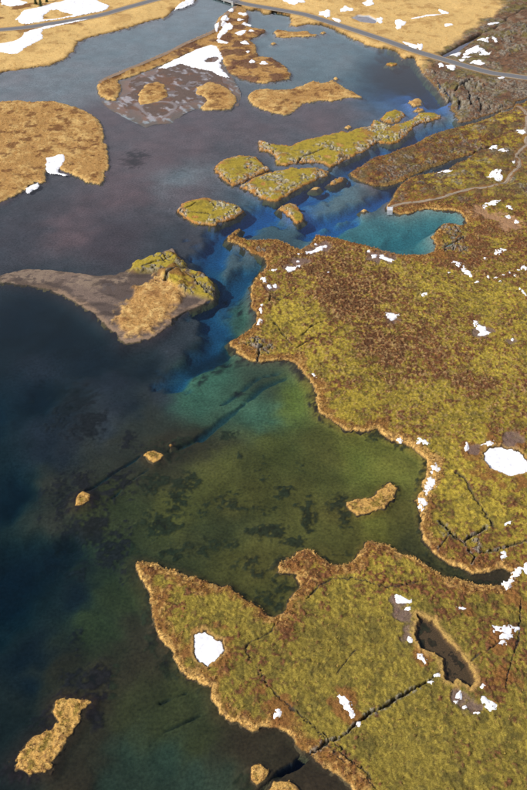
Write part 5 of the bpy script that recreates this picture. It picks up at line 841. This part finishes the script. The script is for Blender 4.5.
        # mossy broken lava on the north east, tawny grass south of it, mud and sand to the west
        px, py = x + 43, y - 357
        e1 = 1 - np.hypot((x + 49 + .15 * (y - 361)) / 17, (y - 361 - .25 * (x + 49)) / 8.5)
        e2 = 1 - np.hypot((x + 33) / 15, (y - 343 + .55 * (x + 33)) / 10)
        crest = sstep(-.10, .18, np.maximum(e1, e2) + .14 * f8)
        grass = sstep(-.12, .22, 1 - np.hypot((x + 51 - .25 * (y - 328)) / 13, (y - 327) / 25) + .20 * f8 + .12 * f2)
        col[:] = np.array((.090, .068, .058))
        wet = sstep(.0, .5, fbm(x * .55 + y * .4, y, 9, 103, 3)); col = mixc(col, np.array((.185, .135, .105)), wet * .7)
        col = mixc(col, SAND, sstep(3.4, 1.2, t) * np.where(y < 352 + .2 * (x + 60), 1.0, .35) * .9)
        f1 = fbm(x, y, 1.5, 119, 3)
        if north is not None: col = mixc(col, np.array((.215, .160, .115)), north * sstep(-.25, .35, f1 + .6 * f8) * .85)
        col = mixc(col, np.array((.055, .042, .036)), sstep(.1, .5, fbm(x, y * 1.8, 6, 121, 3)) * .6)
        col = mixc(col, TAWNY * 1.2, grass); col = mixc(col, GOLD * .95, grass * sstep(0, .7, f2) * .8); col = mixc(col, HEATH, grass * sstep(.2, .8, f8) * .6)
        mossc = mixc(np.repeat(MOSS[None].astype(np.float32) * 1.05, n, 0), HEATH * .9, sstep(-.05, .4, f8 + .3 * f2 - .1) * .8)
        col = col * (1 - crest[:, None]) + mossc * crest[:, None]
        z = z * (.5 + grass * 1.2) + crest * (2.0 + .6 * f8) * sstep(.1, 2.2, t) + grass * .5
        rk = crest * sstep(.25, .7, fbm(x, y, 6, 107, 2) + .3); hum = dome * .16 * np.maximum(grass, crest)
        tuft = .5 * grass * (t > .2); shrub = .05 * grass
    else:                                                    # flat: drowned mud with slush
        z = -.10 + .16 * fbm(x, y, 6, 109, 3) + .10 * f30 + .0 * t
        z = z - .36 * sstep(7, 0, t) + .24 * sstep(2, 9, t); z = np.where(t > 0, z, z + t * .12)
        col[:] = MUD * 1.35
        fine = fbm(x + .5 * y, y * .6, 3.2, 113, 4); toward = sstep(30, 2, np.abs((y - 560) - .55 * (x + 40)) * .35)
        slush = sstep(.46, .80, fine + .45 * toward * fbm(x, y, 14, 115, 2) + .22 * toward)
        col = mixc(col, np.array((.17, .085, .050)), np.maximum(sstep(.1, .7, f8) * .5, sstep(9, 3, t) * sstep(.2, -.3, f8 - .3)))
        col = mixc(col, np.array((.40, .40, .43)), slush * .6)
        col = mixc(col, np.array((.30, .28, .29)), sstep(.06, .02, np.abs(f30)) * .5)
        rk = np.zeros(n, np.float32)
    zs = z.copy()
    z = z + hum if micro else z
    if micro and rk.max() > 0:                               # broken lava: tilted slabs with open joints
        r1, r2, rid = worley(x + .8 * f2, y * 1.25 + .8 * f05, 3.6, 131)
        joint = sstep(.16, .03, r2 - r1)
        z = z + rk * ((rid - .35) * .9 + .25 * f2 - joint * 1.1)
        edge = sstep(.45, .14, r2 - r1) * (1 - joint)
        col = mixc(col, (LICHEN if style == 'rocky' else ROCK * .95) * (.65 + .6 * rid)[:, None], rk * sstep(.35, .75, edge * .8 + rid * .35 + .2 * f2) * .85)
        col = mixc(col, CRACK_SHADE, rk * joint * .8)  # shade of the open joints, put into the rock colour
    for pts, w, dep, rim in CRACKS:
        a = np.array(pts); m = (x > a[:, 0].min() - 4) & (x < a[:, 0].max() + 4) & (y > a[:, 1].min() - 4) & (y < a[:, 1].max() + 4)
        if not m.any(): continue
        xx, yy = x[m] + .55 * f2[m] + .3 * f05[m], y[m] + .45 * f05[m] + .40 * f2[m]
        d = seg_dist(xx, yy, a); ww = w * (1 + .55 * fbm(x[m], y[m], 3.3, 143, 2))
        cut = sstep(ww * 1.25, ww * .55, d)
        z[m] -= dep * cut
        if rim: col[m] = mixc(col[m], LICHEN * .62, sstep(ww * 2.2 + .2, ww * 1.2, d) * (1 - cut) * sstep(-.1, .45, f05[m] + .5 * f2[m]) * .75)
        col[m] = mixc(col[m], CRACK_SHADE * .8, cut * .85)  # black shade down in the crack, painted on top of the carved depth
        tuft[m] *= d > ww * 1.6; shrub[m] *= d > ww * 1.6
    if style in ('main', 'meadow'):
        dr = near_lines(x, y, ROADS, 30)
        fl = sstep(14, 5.2, dr); z = z * (1 - fl) + (ROAD_Z - .12) * fl; zs = zs * (1 - fl) + (ROAD_Z - .12) * fl
        col = mixc(col, TAWNY * .8, sstep(6.5, 4.5, dr) * .6); shrub = shrub * (dr > 6); tuft = tuft * (dr > 5.5)
    if style in ('main', 'spit'):
        dp = near_lines(x, y, PATHS, 8)
        z = zs + (z - zs) * sstep(1.0, 2.4, dp); col = mixc(col, RUST * .8, sstep(2.6, 1.2, dp) * .6)
        shrub = shrub * (dp > 1.9); tuft = tuft * (dp > 1.7)
    # below the water line: a steep dark weedy bank
    if style != 'flat':
        under = t < 0
        z = np.where(under, t * 1.1, z); zs = np.where(under, t * 1.1, zs)
        uc = np.where((f2 + .4 * f8 > -.1)[:, None], PEAT[None] * .8, np.array((.075, .052, .026))[None])
        col = col * (1 - sstep(.12, -.15, t))[:, None] + uc * sstep(.12, -.15, t)[:, None]
    if style == 'main':
        for pts, lev in [(POND, -.32)] + [(f, .05) for f in FROZEN]:
            a = np.array(pts); m = (x > a[:, 0].min() - 6) & (x < a[:, 0].max() + 6) & (y > a[:, 1].min() - 6) & (y < a[:, 1].max() + 6)
            if not m.any(): continue
            s = sdist(x[m], y[m], pts) + .5 * f2[m] + .25 * f05[m]
            c = sstep(-.45, .55, s); z[m] = z[m] * (1 - c) + lev * c; zs[m] = zs[m] * (1 - c) + lev * c
            if lev < 0: col[m] = mixc(col[m], STRAW * .8, sstep(-2.6, -.6, s) * .75)
            else: col[m] = mixc(col[m], STRAW * .75, sstep(-1.6, -.5, s) * .6)
            col[m] = mixc(col[m], PEAT * 1.2 if lev > 0 else np.array((.075, .046, .022)), sstep(-.35, .05, s)); shrub[m] *= s < -1; tuft[m] *= s < -.5
    if style == 'meadow' and x.mean() > 0:
        for pts in (BROOK, TARN):
            a = np.array(pts); m = (x > a[:, 0].min() - 9) & (x < a[:, 0].max() + 9) & (y > a[:, 1].min() - 9) & (y < a[:, 1].max() + 9)
            if m.any():
                s = sdist(x[m], y[m], pts); c = sstep(-1.5, 1.5, s); z[m] = z[m] * (1 - c) - .8 * c; zs[m] = zs[m] * (1 - c) - .8 * c
                col[m] = mixc(col[m], PEAT if pts is BROOK else np.array((.40, .45, .52)), sstep(-.8, .3, s)); shrub[m] *= s < -2; tuft[m] *= s < -2
    return z.astype(np.float32), zs.astype(np.float32), np.clip(col, .004, .9), t, tuft, shrub

LANDS = []          # (outline, style, size) for placing things later
TUFTS = []; SHRUBS = []

def build_land(name, outline, style, step, ylo=None, yhi=None, cell=None, margin=2.6, dip=None):
    a = np.array(outline); size = float(min(np.ptp(a[:, 0]), np.ptp(a[:, 1])))
    x0, x1 = max(a[:, 0].min() - margin - 1, -320), min(a[:, 0].max() + margin + 1, 330)
    y0, y1 = a[:, 1].min() - margin - 1, a[:, 1].max() + margin + 1
    if ylo is not None: y0 = max(y0, ylo)
    if yhi is not None: y1 = min(y1, yhi)
    y0 = max(y0, 88)
    x, y, nx, ny = grid_points(x0, x1, y0, y1, step)
    sd = sdist_grid(x, y, outline, cell) if cell else sdist(x, y, outline)
    keep = (sd > -margin) & in_view(x, y)
    used, q = grid_faces(keep, nx, ny)
    x, y, sd = x[used], y[used], sd[used]
    south = sstep(3.0, -1.0, sdist(x, y - 5.5, outline)) if style == 'rocky' else None
    z, zs, col, t, tuft, shrub = land(x, y, sd, style, True, size, south, sstep(2.5, -1.0, sdist(x, y + 11, outline) + 2 * fbm(x, y, 7, 123, 2)) if style == 'sandy' else None)
    if dip is not None: z = z - .35 * (np.abs(y - dip) < step * 1.01)
    o = mesh_obj(name, np.stack([x, y, z], 1), q, M_GROUND, col, True)
    for lst, w, dens in ((TUFTS, tuft, 1.5), (SHRUBS, shrub, .9)):
        area = step * step; pick = rng.random(len(x)) < w * dens * area
        if pick.any():
            j = rng.normal(0, step * .5, (pick.sum(), 2))
            lst.append(np.column_stack([x[pick] + j[:, 0], y[pick] + j[:, 1], z[pick], col[pick]]))
    return o, size

# ------------------------------------------------------------------ the setting: lake bed and water
def bed_field(x, y):
    wx = x + 5 * fbm(x, y, 26, 201, 3) + 1.6 * fbm(x, y, 6, 207, 2); wy = y + 7 * fbm(x, y, 26, 203, 3) + 2 * fbm(x, y, 6, 209, 2)
    num = np.zeros((len(x), 4), np.float32); den = np.zeros(len(x), np.float32)
    for b in np.array(BED, np.float32):
        s2 = (2.5 + .012 * b[1]) ** 2
        w = 1 / ((wx - b[0]) ** 2 + ((wy - b[1]) * .75) ** 2 + s2) ** 1.9 * 1e4
        num += w[:, None] * b[2:6]; den += w
    f = num / den[:, None]
    dep = f[:, 0] + .25 * fbm(x, y, 12, 211, 3); col = f[:, 1:4].copy()
    n2 = fbm(x, y, 5, 213, 4); n8 = fbm(x, y, 15, 215, 4)
    col = col * (1 + np.where(y > 330, .13, .26) * n8 + .16 * n2)[:, None]
    shore = np.full(len(x), -99, np.float32)
    for o in [MAIN, FARWEST, FAREAST] + [i[3] for i in ISLANDS if i[1] != 'flat']:
        a = np.array(o); m = (x > a[:, 0].min() - 12) & (x < a[:, 0].max() + 12) & (y > a[:, 1].min() - 12) & (y < a[:, 1].max() + 12)
        if m.any(): shore[m] = np.maximum(shore[m], sdist_grid(x[m], y[m], o, 1.6) if len(o) > 60 else sdist(x[m], y[m], o))
    dep = np.minimum(dep, .35 + np.clip(-shore, 0, None) * np.where(y > 300, .55, .38))
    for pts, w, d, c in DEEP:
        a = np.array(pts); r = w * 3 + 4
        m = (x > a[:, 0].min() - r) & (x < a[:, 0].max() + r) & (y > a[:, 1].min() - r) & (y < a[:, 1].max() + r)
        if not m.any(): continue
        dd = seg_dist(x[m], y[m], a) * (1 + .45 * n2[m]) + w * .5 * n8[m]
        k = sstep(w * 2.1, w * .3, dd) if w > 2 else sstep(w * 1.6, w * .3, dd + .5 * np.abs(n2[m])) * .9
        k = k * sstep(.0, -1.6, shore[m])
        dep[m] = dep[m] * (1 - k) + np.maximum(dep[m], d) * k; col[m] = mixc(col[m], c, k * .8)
    weed = np.zeros(len(x), np.float32)
    for cx, cy, rx, ry, st in WEED:
        rx, ry = rx * 1.25, ry * 1.25; m = (np.abs(x - cx) < rx * 2.2) & (np.abs(y - cy) < ry * 2.2)
        if m.any():
            g = st * np.exp(-1.1 * (((x[m] - cx) / rx) ** 2 + ((y[m] - cy) / ry) ** 2)); weed[m] = np.maximum(weed[m], g)
    n3 = fbm(x, y, 2.6, 217, 4); n20 = fbm(x, y, 24, 219, 2)
    fringe = sstep(-5.5, -.5, shore) * (.36 + .30 * n20) * np.where(y < 330, 1, .5)
    wf = np.maximum(weed, fringe); n1 = fbm(x, y, 1.2, 223, 2)
    k = sstep(.24, .70, wf * (.85 + .25 * n8) + (.32 * n3 + .18 * n2 + .30 * n1) * sstep(.03, .35, wf))
    col = col * (1 - .9 * k[:, None]) + np.where((y < 250)[:, None] & (x > -45)[:, None], np.array((.014, .015, .007))[None], np.array((.010, .007, .008))[None]) * (1 + .8 * n1)[:, None] * (.9 * k[:, None]); dep = dep - .30 * k * (dep < 4)
    return np.maximum(dep, .3), np.clip(col, .006, .6)

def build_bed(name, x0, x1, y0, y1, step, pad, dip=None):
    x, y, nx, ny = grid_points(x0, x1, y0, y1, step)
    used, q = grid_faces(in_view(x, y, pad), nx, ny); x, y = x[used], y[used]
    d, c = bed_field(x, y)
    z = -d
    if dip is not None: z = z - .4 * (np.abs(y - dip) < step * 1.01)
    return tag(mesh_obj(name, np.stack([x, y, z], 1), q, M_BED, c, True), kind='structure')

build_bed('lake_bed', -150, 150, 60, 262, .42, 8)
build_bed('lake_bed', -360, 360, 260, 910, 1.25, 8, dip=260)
V, Fq = box_mesh([((0, 2100, -20.5), (9000, 5400, 1.0), 0)])
tag(mesh_obj('lake_floor', V, Fq, M_BED, np.tile([[.03, .035, .05]], (8, 1))), kind='structure')
V, Fq = box_mesh([((0, 2100, -9.5), (8900, 5300, 19.0), 0)])
tag(mesh_obj('lake_water', V, Fq, M_WATER), kind='structure')
# the plain that carries on to the horizon behind the top edge of the picture
V, Fq = box_mesh([((0, 2820, -9.2), (8800, 3880, 20.0), 0)])
tag(mesh_obj('plain', V, Fq, M_GROUND, np.tile([GOLD * .8], (8, 1))), kind='structure')

# ------------------------------------------------------------------ the setting: shores and headlands
SPLIT_A, SPLIT_B = 186.0, 420.0
for nm, st, lo, hi, dip in (('headland', .25, None, SPLIT_A + .3, None), ('heath', .34, SPLIT_A, SPLIT_B + .4, SPLIT_A), ('lava_heath', .5, SPLIT_B, None, SPLIT_B)):
    o, s = build_land(nm, MAIN, 'main', st, lo, hi, 1.0, 1.5 if nm == 'lava_heath' else 2.6, dip); tag(o, kind='structure')
LANDS.append((MAIN, 'main', 60.0))
o, s = build_land('far_shore', FARWEST, 'meadow', 1.0, None, 885, 1.5, 3.5); tag(o, kind='structure'); LANDS.append((FARWEST, 'meadow', s))
for nm, st, lo, hi, dip in (('lava_bank', .6, None, 640.6, None), ('meadow', 1.0, 640, 885, 640)):
    o, s = build_land(nm, FAREAST, 'meadow', st, lo, hi, 1.5, 3.5, dip); tag(o, kind='structure')
LANDS.append((FAREAST, 'meadow', 100.0))
for nm, style, label, outline in ISLANDS:
    yy = np.mean([p[1] for p in outline])
    st = .2 if yy < 200 else (.26 if yy < 300 else (.36 if yy < 420 else (.5 if yy < 520 else .8)))
    a = np.array(outline); st = min(st, min(np.ptp(a[:, 0]), np.ptp(a[:, 1])) / 10)
    o, s = build_land(nm, outline, style, st, cell=None, margin=2.4)
    tag(o, label, nm, 'islands in the lake'); LANDS.append((outline, style, s))

def ground_z(x, y, smooth=True, on=None):
    """height of the ground at points (all on one piece of land, chosen by their middle)"""
    if on is not None: return land(x, y, sdist(x, y, on[0]), on[1], False, on[2])[1]
    mx, my = np.array([np.mean(x)]), np.array([np.mean(y)])
    best = max(LANDS, key=lambda L: float(sdist(mx, my, L[0])[0]) + (8 if L[1] not in ('flat', 'main', 'meadow', 'spit') and float(sdist(mx, my, L[0])[0]) > 0 else 0))
    r = land(x, y, sdist(x, y, best[0]), best[1], not smooth, best[2]); return r[1] if smooth else r[0]

# ------------------------------------------------------------------ road, tracks
def ribbon(name, line, half, mat, lift, z_fixed=None, tint=None, cols=5, jag=.0, on=None):
    p = np.asarray(line); d = np.gradient(p, axis=0); d /= np.linalg.norm(d, axis=1)[:, None] + 1e-9
    nrm = np.stack([-d[:, 1], d[:, 0]], 1); V = []; T = []
    u = np.linspace(-1, 1, cols)
    zc = np.full(len(p), z_fixed) if z_fixed is not None else ground_z(p[:, 0].copy(), p[:, 1].copy(), True, on)
    if z_fixed is None:
        for _ in range(2): zc = np.convolve(np.pad(zc, 1, 'edge'), [.25, .5, .25], 'valid')
    for i in range(len(p)):
        for a in u:
            w = half * (1 + jag * (rnd.random() - .5)) * a
            V.append((p[i, 0] + nrm[i, 0] * w, p[i, 1] + nrm[i, 1] * w, zc[i] + lift - .10 * (abs(a) > .99)))
            if tint is not None: T.append(tint(a))
    F = [(i * cols + j, i * cols + j + 1, (i + 1) * cols + j + 1, (i + 1) * cols + j) for i in range(len(p) - 1) for j in range(cols - 1)]
    F = [f[::-1] for f in F]
    return tag(mesh_obj(name, V, F, mat, np.array(T) if T else None, True), kind='structure')

def gravel(a):
    k = rnd.uniform(.85, 1.15); c = np.array((.21, .165, .12)) if abs(abs(a) - .5) < .3 else np.array((.37, .29, .20))
    return c * k
ribbon('footpath', PATHS[0], 1.15, M_PATH, .10, None, gravel, 7, .25, LANDS[0])
ribbon('footpath', PATHS[1], 1.2, M_PATH, .10, None, gravel, 7, .25, LANDS[0])
ribbon('dirt_track', PATHS[2], 1.9, M_PATH, .12, None, lambda a: np.array((.23, .165, .115)) * rnd.uniform(.85, 1.15), 7, .2, [L for L in LANDS if L[1] == 'spit'][0])
b0, b1 = np.array(BRIDGE[0]), np.array(BRIDGE[1])
east = np.array([q for q in ROADS[0] if q[0] > b1[0]]); west = ROADS[1]
west = np.array([q for q in west if q[0] < b0[0]])
for ln in (np.vstack([b1, east]), np.vstack([west, b0])):
    ribbon('road', ln, 3.2, M_ASPHALT, 0, ROAD_Z + .05, None, 5)
    ribbon('road_shoulder', ln, 4.1, M_PATH, -.02, ROAD_Z + .03, lambda a: np.array((.30, .25, .19)) * rnd.uniform(.8, 1.1), 5)
    for s in (-1, 1):
        p = ln; d = np.gradient(p, axis=0); d /= np.linalg.norm(d, axis=1)[:, None]
        ribbon('edge_line', p + np.stack([-d[:, 1], d[:, 0]], 1) * 2.8 * s, .09, M_LINE, .012, ROAD_Z + .05, None, 2)

# ------------------------------------------------------------------ things: snow patches and frozen ponds
def snow_piece(name, outline, label, cat, group, hole=None, flat=None):
    a = np.array(outline); sz = min(np.ptp(a[:, 0]), np.ptp(a[:, 1])); my = a[:, 1].mean()
    st = max(.13, min(my * .0009, sz / 14)); mg = .5 + st
    x, y, nx, ny = grid_points(a[:, 0].min() - mg, a[:, 0].max() + mg, a[:, 1].min() - mg, a[:, 1].max() + mg, st)
    sd = sdist(x, y, outline)
    if hole: sd = np.minimum(sd, -sdist(x, y, hole))
    amp = min(1.0, sz / 8)
    t = sd + .15 + amp * (.65 * fbm(x, y, 3.2 if my < 400 else 6, 301, 3) + .60 * fbm(x, y, 1.1 if my < 400 else 2.0, 303, 3)) * (.5 if flat is not None else 1)
    used, q = grid_faces(t > -.45, nx, ny)
    if not len(q): used, q = grid_faces(t > -2, nx, ny)
    x, y, t = x[used], y[used], t[used]
    if flat is None:
        z = ground_z(x, y); z = np.maximum(z, .12) + .10 + .34 * sstep(-.1, .9, t) + .05 * fbm(x, y, 1.3, 305, 2)
        z = np.where(t < 0, z - .35 * sstep(0, -.4, t), z)
    else:
        z = flat + .05 * fbm(x, y, 2.5, 305, 2) - .35 * sstep(0, -.45, t)
    o = mesh_obj(name, np.stack([x, y, z], 1), q, M_SNOW, None, True)
    return tag(o, label, cat, group)
for outline, label, group, hole in SNOW:
    snow_piece('snow_patch', outline, label, 'snow patch', group, hole)
snow_piece('frozen_pond', FROZEN[0], 'white frozen pond on the left part of the near headland', 'frozen pond', None, None, .42)
snow_piece('frozen_pond', FROZEN[1], 'large oval white frozen pond on the heath at the right edge', 'frozen pond', None, None, .42)
for nm, pts, z, lab in (('pond', POND, .05, 'long dark brown pond with straw banks on the near headland'), ('pond', TARN, .10, 'pale blue tarn on the golden meadow above the road')):
    a = np.array(pts); c = a.mean(0); a = a if sum(a[i - 1][0] * a[i][1] - a[i][0] * a[i - 1][1] for i in range(len(a))) > 0 else a[::-1]
    V = [tuple(c) + (z,)] + [tuple(c + (p - c) * 1.12) + (z,) for p in a]
    tag(mesh_obj(nm, V, [(0, i + 1, (i + 1) % len(a) + 1) for i in range(len(a))], M_POOL), lab, 'pond')

# ------------------------------------------------------------------ plants: dry grass tufts and dwarf shrubs (uncountable)
def scatter(name, rows, proto_v, proto_f, smin, smax, colour, label, cap):
    R = np.vstack(rows)
    if len(R) > cap: R = R[rng.choice(len(R), cap, False)]
    n = len(R); k = len(proto_v[0]); which = rng.integers(0, len(proto_v), n)
    PV = np.array(proto_v)[which]                            # n,k,3
    a = rng.random(n) * 2 * math.pi; s = rng.uniform(smin, smax, n); hz = s * rng.uniform(.75, 1.25, n)
    ca, sa = np.cos(a), np.sin(a)
    X = (PV[:, :, 0] * ca[:, None] - PV[:, :, 1] * sa[:, None]) * s[:, None] + R[:, 0:1]
    Y = (PV[:, :, 0] * sa[:, None] + PV[:, :, 1] * ca[:, None]) * s[:, None] + R[:, 1:2]
    Z = PV[:, :, 2] * hz[:, None] + R[:, 2:3] - .05
    verts = np.stack([X, Y, Z], 2).reshape(-1, 3)
    faces = (np.array(proto_f)[None] + (np.arange(n) * k)[:, None, None]).reshape(-1, 3)
    c = np.repeat(colour(R, n), k, 0)
    return tag(mesh_obj(name, verts, faces, M_PLANT, c), label, None, None, 'stuff')

def grass_proto(seed):
    r = random.Random(seed); V = []
    for i in range(6):
        a = r.uniform(0, 6.28); l = r.uniform(.15, .75); w = r.uniform(.12, .2); h = r.uniform(.55, 1.0)
        ca, sa = math.cos(a), math.sin(a); o = r.uniform(0, .2)
        V += [(ca * o - sa * w, sa * o + ca * w, 0), (ca * o + sa * w, sa * o - ca * w, 0), (ca * (o + l), sa * (o + l), h)]
    return V
def shrub_proto(seed):
    r = random.Random(seed); V = []
    for i in range(9):
        a = r.uniform(0, 6.28); e = r.uniform(.0, 1.4); d = r.uniform(.35, 1.0)
        c = Vector((math.cos(a) * math.cos(e) * d, math.sin(a) * math.cos(e) * d, math.sin(e) * .75 * d + .1))
        for k in range(3): V.append(tuple(c + Vector((r.uniform(-.34, .34), r.uniform(-.34, .34), r.uniform(-.25, .25)))))
    return V
def tuft_col(R, n):
    w = rng.uniform(.05, .65, n)[:, None]; c = R[:, 3:6] * (1 - w) + STRAW[None] * 1.05 * w
    return c * rng.uniform(.7, 1.25, n)[:, None]
def shrub_col(R, n):
    pick = rng.random(n); c = np.where((pick < .45)[:, None], HEATH[None] * .9, np.where((pick < .75)[:, None], DARKH[None], np.where((pick < .88)[:, None], PALE[None] * .8, OLIVE[None])))
    return (c * .7 + R[:, 3:6] * .3) * rng.uniform(.75, 1.25, n)[:, None]
tf = [(i * 3, i * 3 + 1, i * 3 + 2) for i in range(6)]; sf = [(i * 3, i * 3 + 1, i * 3 + 2) for i in range(9)]
scatter('grass_tufts', TUFTS, [grass_proto(i) for i in range(8)], tf, .30, .70, tuft_col, 'dry straw grass tufts fringing the shores and islets', 75000)
scatter('heath_shrubs', SHRUBS, [shrub_proto(i) for i in range(8)], sf, .22, .58, shrub_col, 'low brown heather and dwarf birch over the heath', 72000)

# ------------------------------------------------------------------ things: diving platform, bridge, trees, bushes
def empty(name, loc, rz=0.0):
    o = bpy.data.objects.new(name, None); COL.objects.link(o); o.location = loc; o.rotation_euler = (0, 0, rz); o.empty_display_size = .5
    return o
def part(name, parent, boxes, mat):
    V, Fq = box_mesh(boxes); return mesh_obj(name, V, Fq, mat, None, False, parent)

pf = tag(empty('diving_platform', (PLATFORM[0], PLATFORM[1], 0), math.radians(-6)), 'pale metal diving platform with steps into the teal lagoon at the path end', 'platform')
part('deck', pf, [((0, 1.4, .95), (2.9, 3.4, .08), 0)], M_STEEL)
for sx in (-1.3, 1.3):
    for sy in (-.1, 1.4, 2.9):
        part('leg', pf, [((sx, sy, -.55), (.1, .1, 2.9), 0)], M_STEEL)
for sx in (-1.4, 1.4):
    rl = part('handrail', pf, [((sx, 1.4, 1.95), (.06, 3.4, .06), 0)], M_STEEL)
    part('middle_rail', rl, [((sx, 1.4, 1.47), (.05, 3.4, .05), 0)], M_STEEL)
    for sy in (-.25, .9, 2.0, 3.05): part('post', rl, [((sx, sy, 1.47), (.06, .06, .95), 0)], M_STEEL)
for k in range(7): part('step', pf, [((0, -.45 - .32 * k, .80 - .22 * k), (2.5, .30, .05), 0)], M_STEEL)
for sx in (-1.3, 1.3):
    V = [(sx + e, yy, zz + h) for yy, zz in ((-.3, .80), (-2.6, -.78)) for e in (-.03, .03) for h in (-.15, .12)]
    mesh_obj('stringer', V, [(0, 1, 3, 2), (4, 6, 7, 5), (0, 4, 5, 1), (2, 3, 7, 6), (1, 5, 7, 3), (0, 2, 6, 4)], M_STEEL, None, False, pf)

d = b1 - b0; ln = float(np.linalg.norm(d)); ang = math.atan2(d[1], d[0]); mid = (b0 + b1) / 2
br = tag(empty('road_bridge', (mid[0], mid[1], 0), ang), 'low concrete road bridge over the river mouth at the top edge', 'bridge')
part('deck', br, [((0, 0, ROAD_Z + .0), (ln, 8.2, .36), 0)], M_CONC)
part('asphalt', br, [((0, 0, ROAD_Z + .2), (ln - .01, 7.0, .06), 0)], M_ASPHALT)
for s in (-1, 1):
    part('girder', br, [((0, s * 3.2, ROAD_Z - .63), (ln - .3, .5, .9), 0)], M_CONC)
    r = part('railing', br, [((0, s * 4.0, ROAD_Z + 1.1), (ln, .08, .12), 0)], M_STEEL)
    part('middle_rail', r, [((0, s * 4.0, ROAD_Z + .7), (ln, .06, .1), 0)], M_STEEL)
    n = int(ln / 3)
    for i in range(n + 1): part('post', r, [((-ln / 2 + ln * i / n, s * 4.0, ROAD_Z + .63), (.09, .1, .9), 0)], M_STEEL)
for k in (-.25, 0, .25): part('pier', br, [((ln * k, 0, -1.2), (.9, 6.6, 4.4), 0)], M_CONC)
for k in (-1, 1): part('abutment', br, [((k * (ln / 2 - .6), 0, -.6), (2.2, 8.6, 3.9), 0)], M_CONC)

def leaf_cloud(name, pts, size, cols, parent):
    n = len(pts); P = np.asarray(pts); D1 = rng.normal(0, 1, (n, 3)); D1 /= np.linalg.norm(D1, axis=1)[:, None]
    D2 = np.cross(D1, rng.normal(0, 1, (n, 3))); D2 /= np.linalg.norm(D2, axis=1)[:, None]
    s = rng.uniform(.6, 1.2, n)[:, None] * size
    V = np.stack([P - D1 * s, P + D1 * s, P + D2 * s], 1).reshape(-1, 3)
    return mesh_obj(name, V, np.arange(3 * n).reshape(-1, 3), M_PLANT, np.repeat(cols, 3, 0), False, parent)

def cone_mesh(segs):                                          # tapered stem through (x,y,z,r) points
    V = []; Fq = []
    for x, y, z, r in segs: V += [(x + r * math.cos(a * 1.047), y + r * math.sin(a * 1.047), z) for a in range(6)]
    for i in range(len(segs) - 1):
        for a in range(6): Fq.append((i * 6 + a, i * 6 + (a + 1) % 6, i * 6 + 6 + (a + 1) % 6, i * 6 + 6 + a))
    return V, Fq

for i, ((tx, ty), h, lab) in enumerate(zip(TREES, (8.5, 7.0, 6.0), ('tallest dark green spruce at the top left snow field', 'middle sized dark green spruce left of the tallest one', 'smallest dark green spruce right of the tallest one'))):
    gz = float(ground_z(np.array([tx]), np.array([ty]))[0])
    t = tag(empty('spruce_tree', (tx, ty, gz)), lab, 'tree', 'spruces by the snow field')
    V, Fq = cone_mesh([(0, 0, -.4, .22), (.05, 0, h * .4, .14), (0, .03, h * .98, .03)]); mesh_obj('trunk', V, Fq, M_BARK, None, True, t)
    pts = []
    for lev in np.arange(.08, 1.0, .045):
        rad = (1 - lev) * h * .27 + .12
        nb = int(5 + 9 * (1 - lev)); ph = rnd.uniform(0, 6.28)
        for b in range(nb):
            a = ph + b * 6.283 / nb + rnd.uniform(-.15, .15); rl = rad * rnd.uniform(.7, 1.1)
            for u in np.linspace(.15, 1, 9): pts.append((math.cos(a) * rl * u + rnd.gauss(0, .06), math.sin(a) * rl * u + rnd.gauss(0, .06), lev * h - .18 * rl * u + rnd.gauss(0, .05)))
    c = np.array((.030, .055, .018))[None] * rng.uniform(.6, 1.5, len(pts))[:, None]
    leaf_cloud('crown', pts, .22, c, t)

# ------------------------------------------------------------------ render settings
scene.render.engine = 'CYCLES'
scene.cycles.transparent_max_bounces = 16
scene.cycles.max_bounces = 8
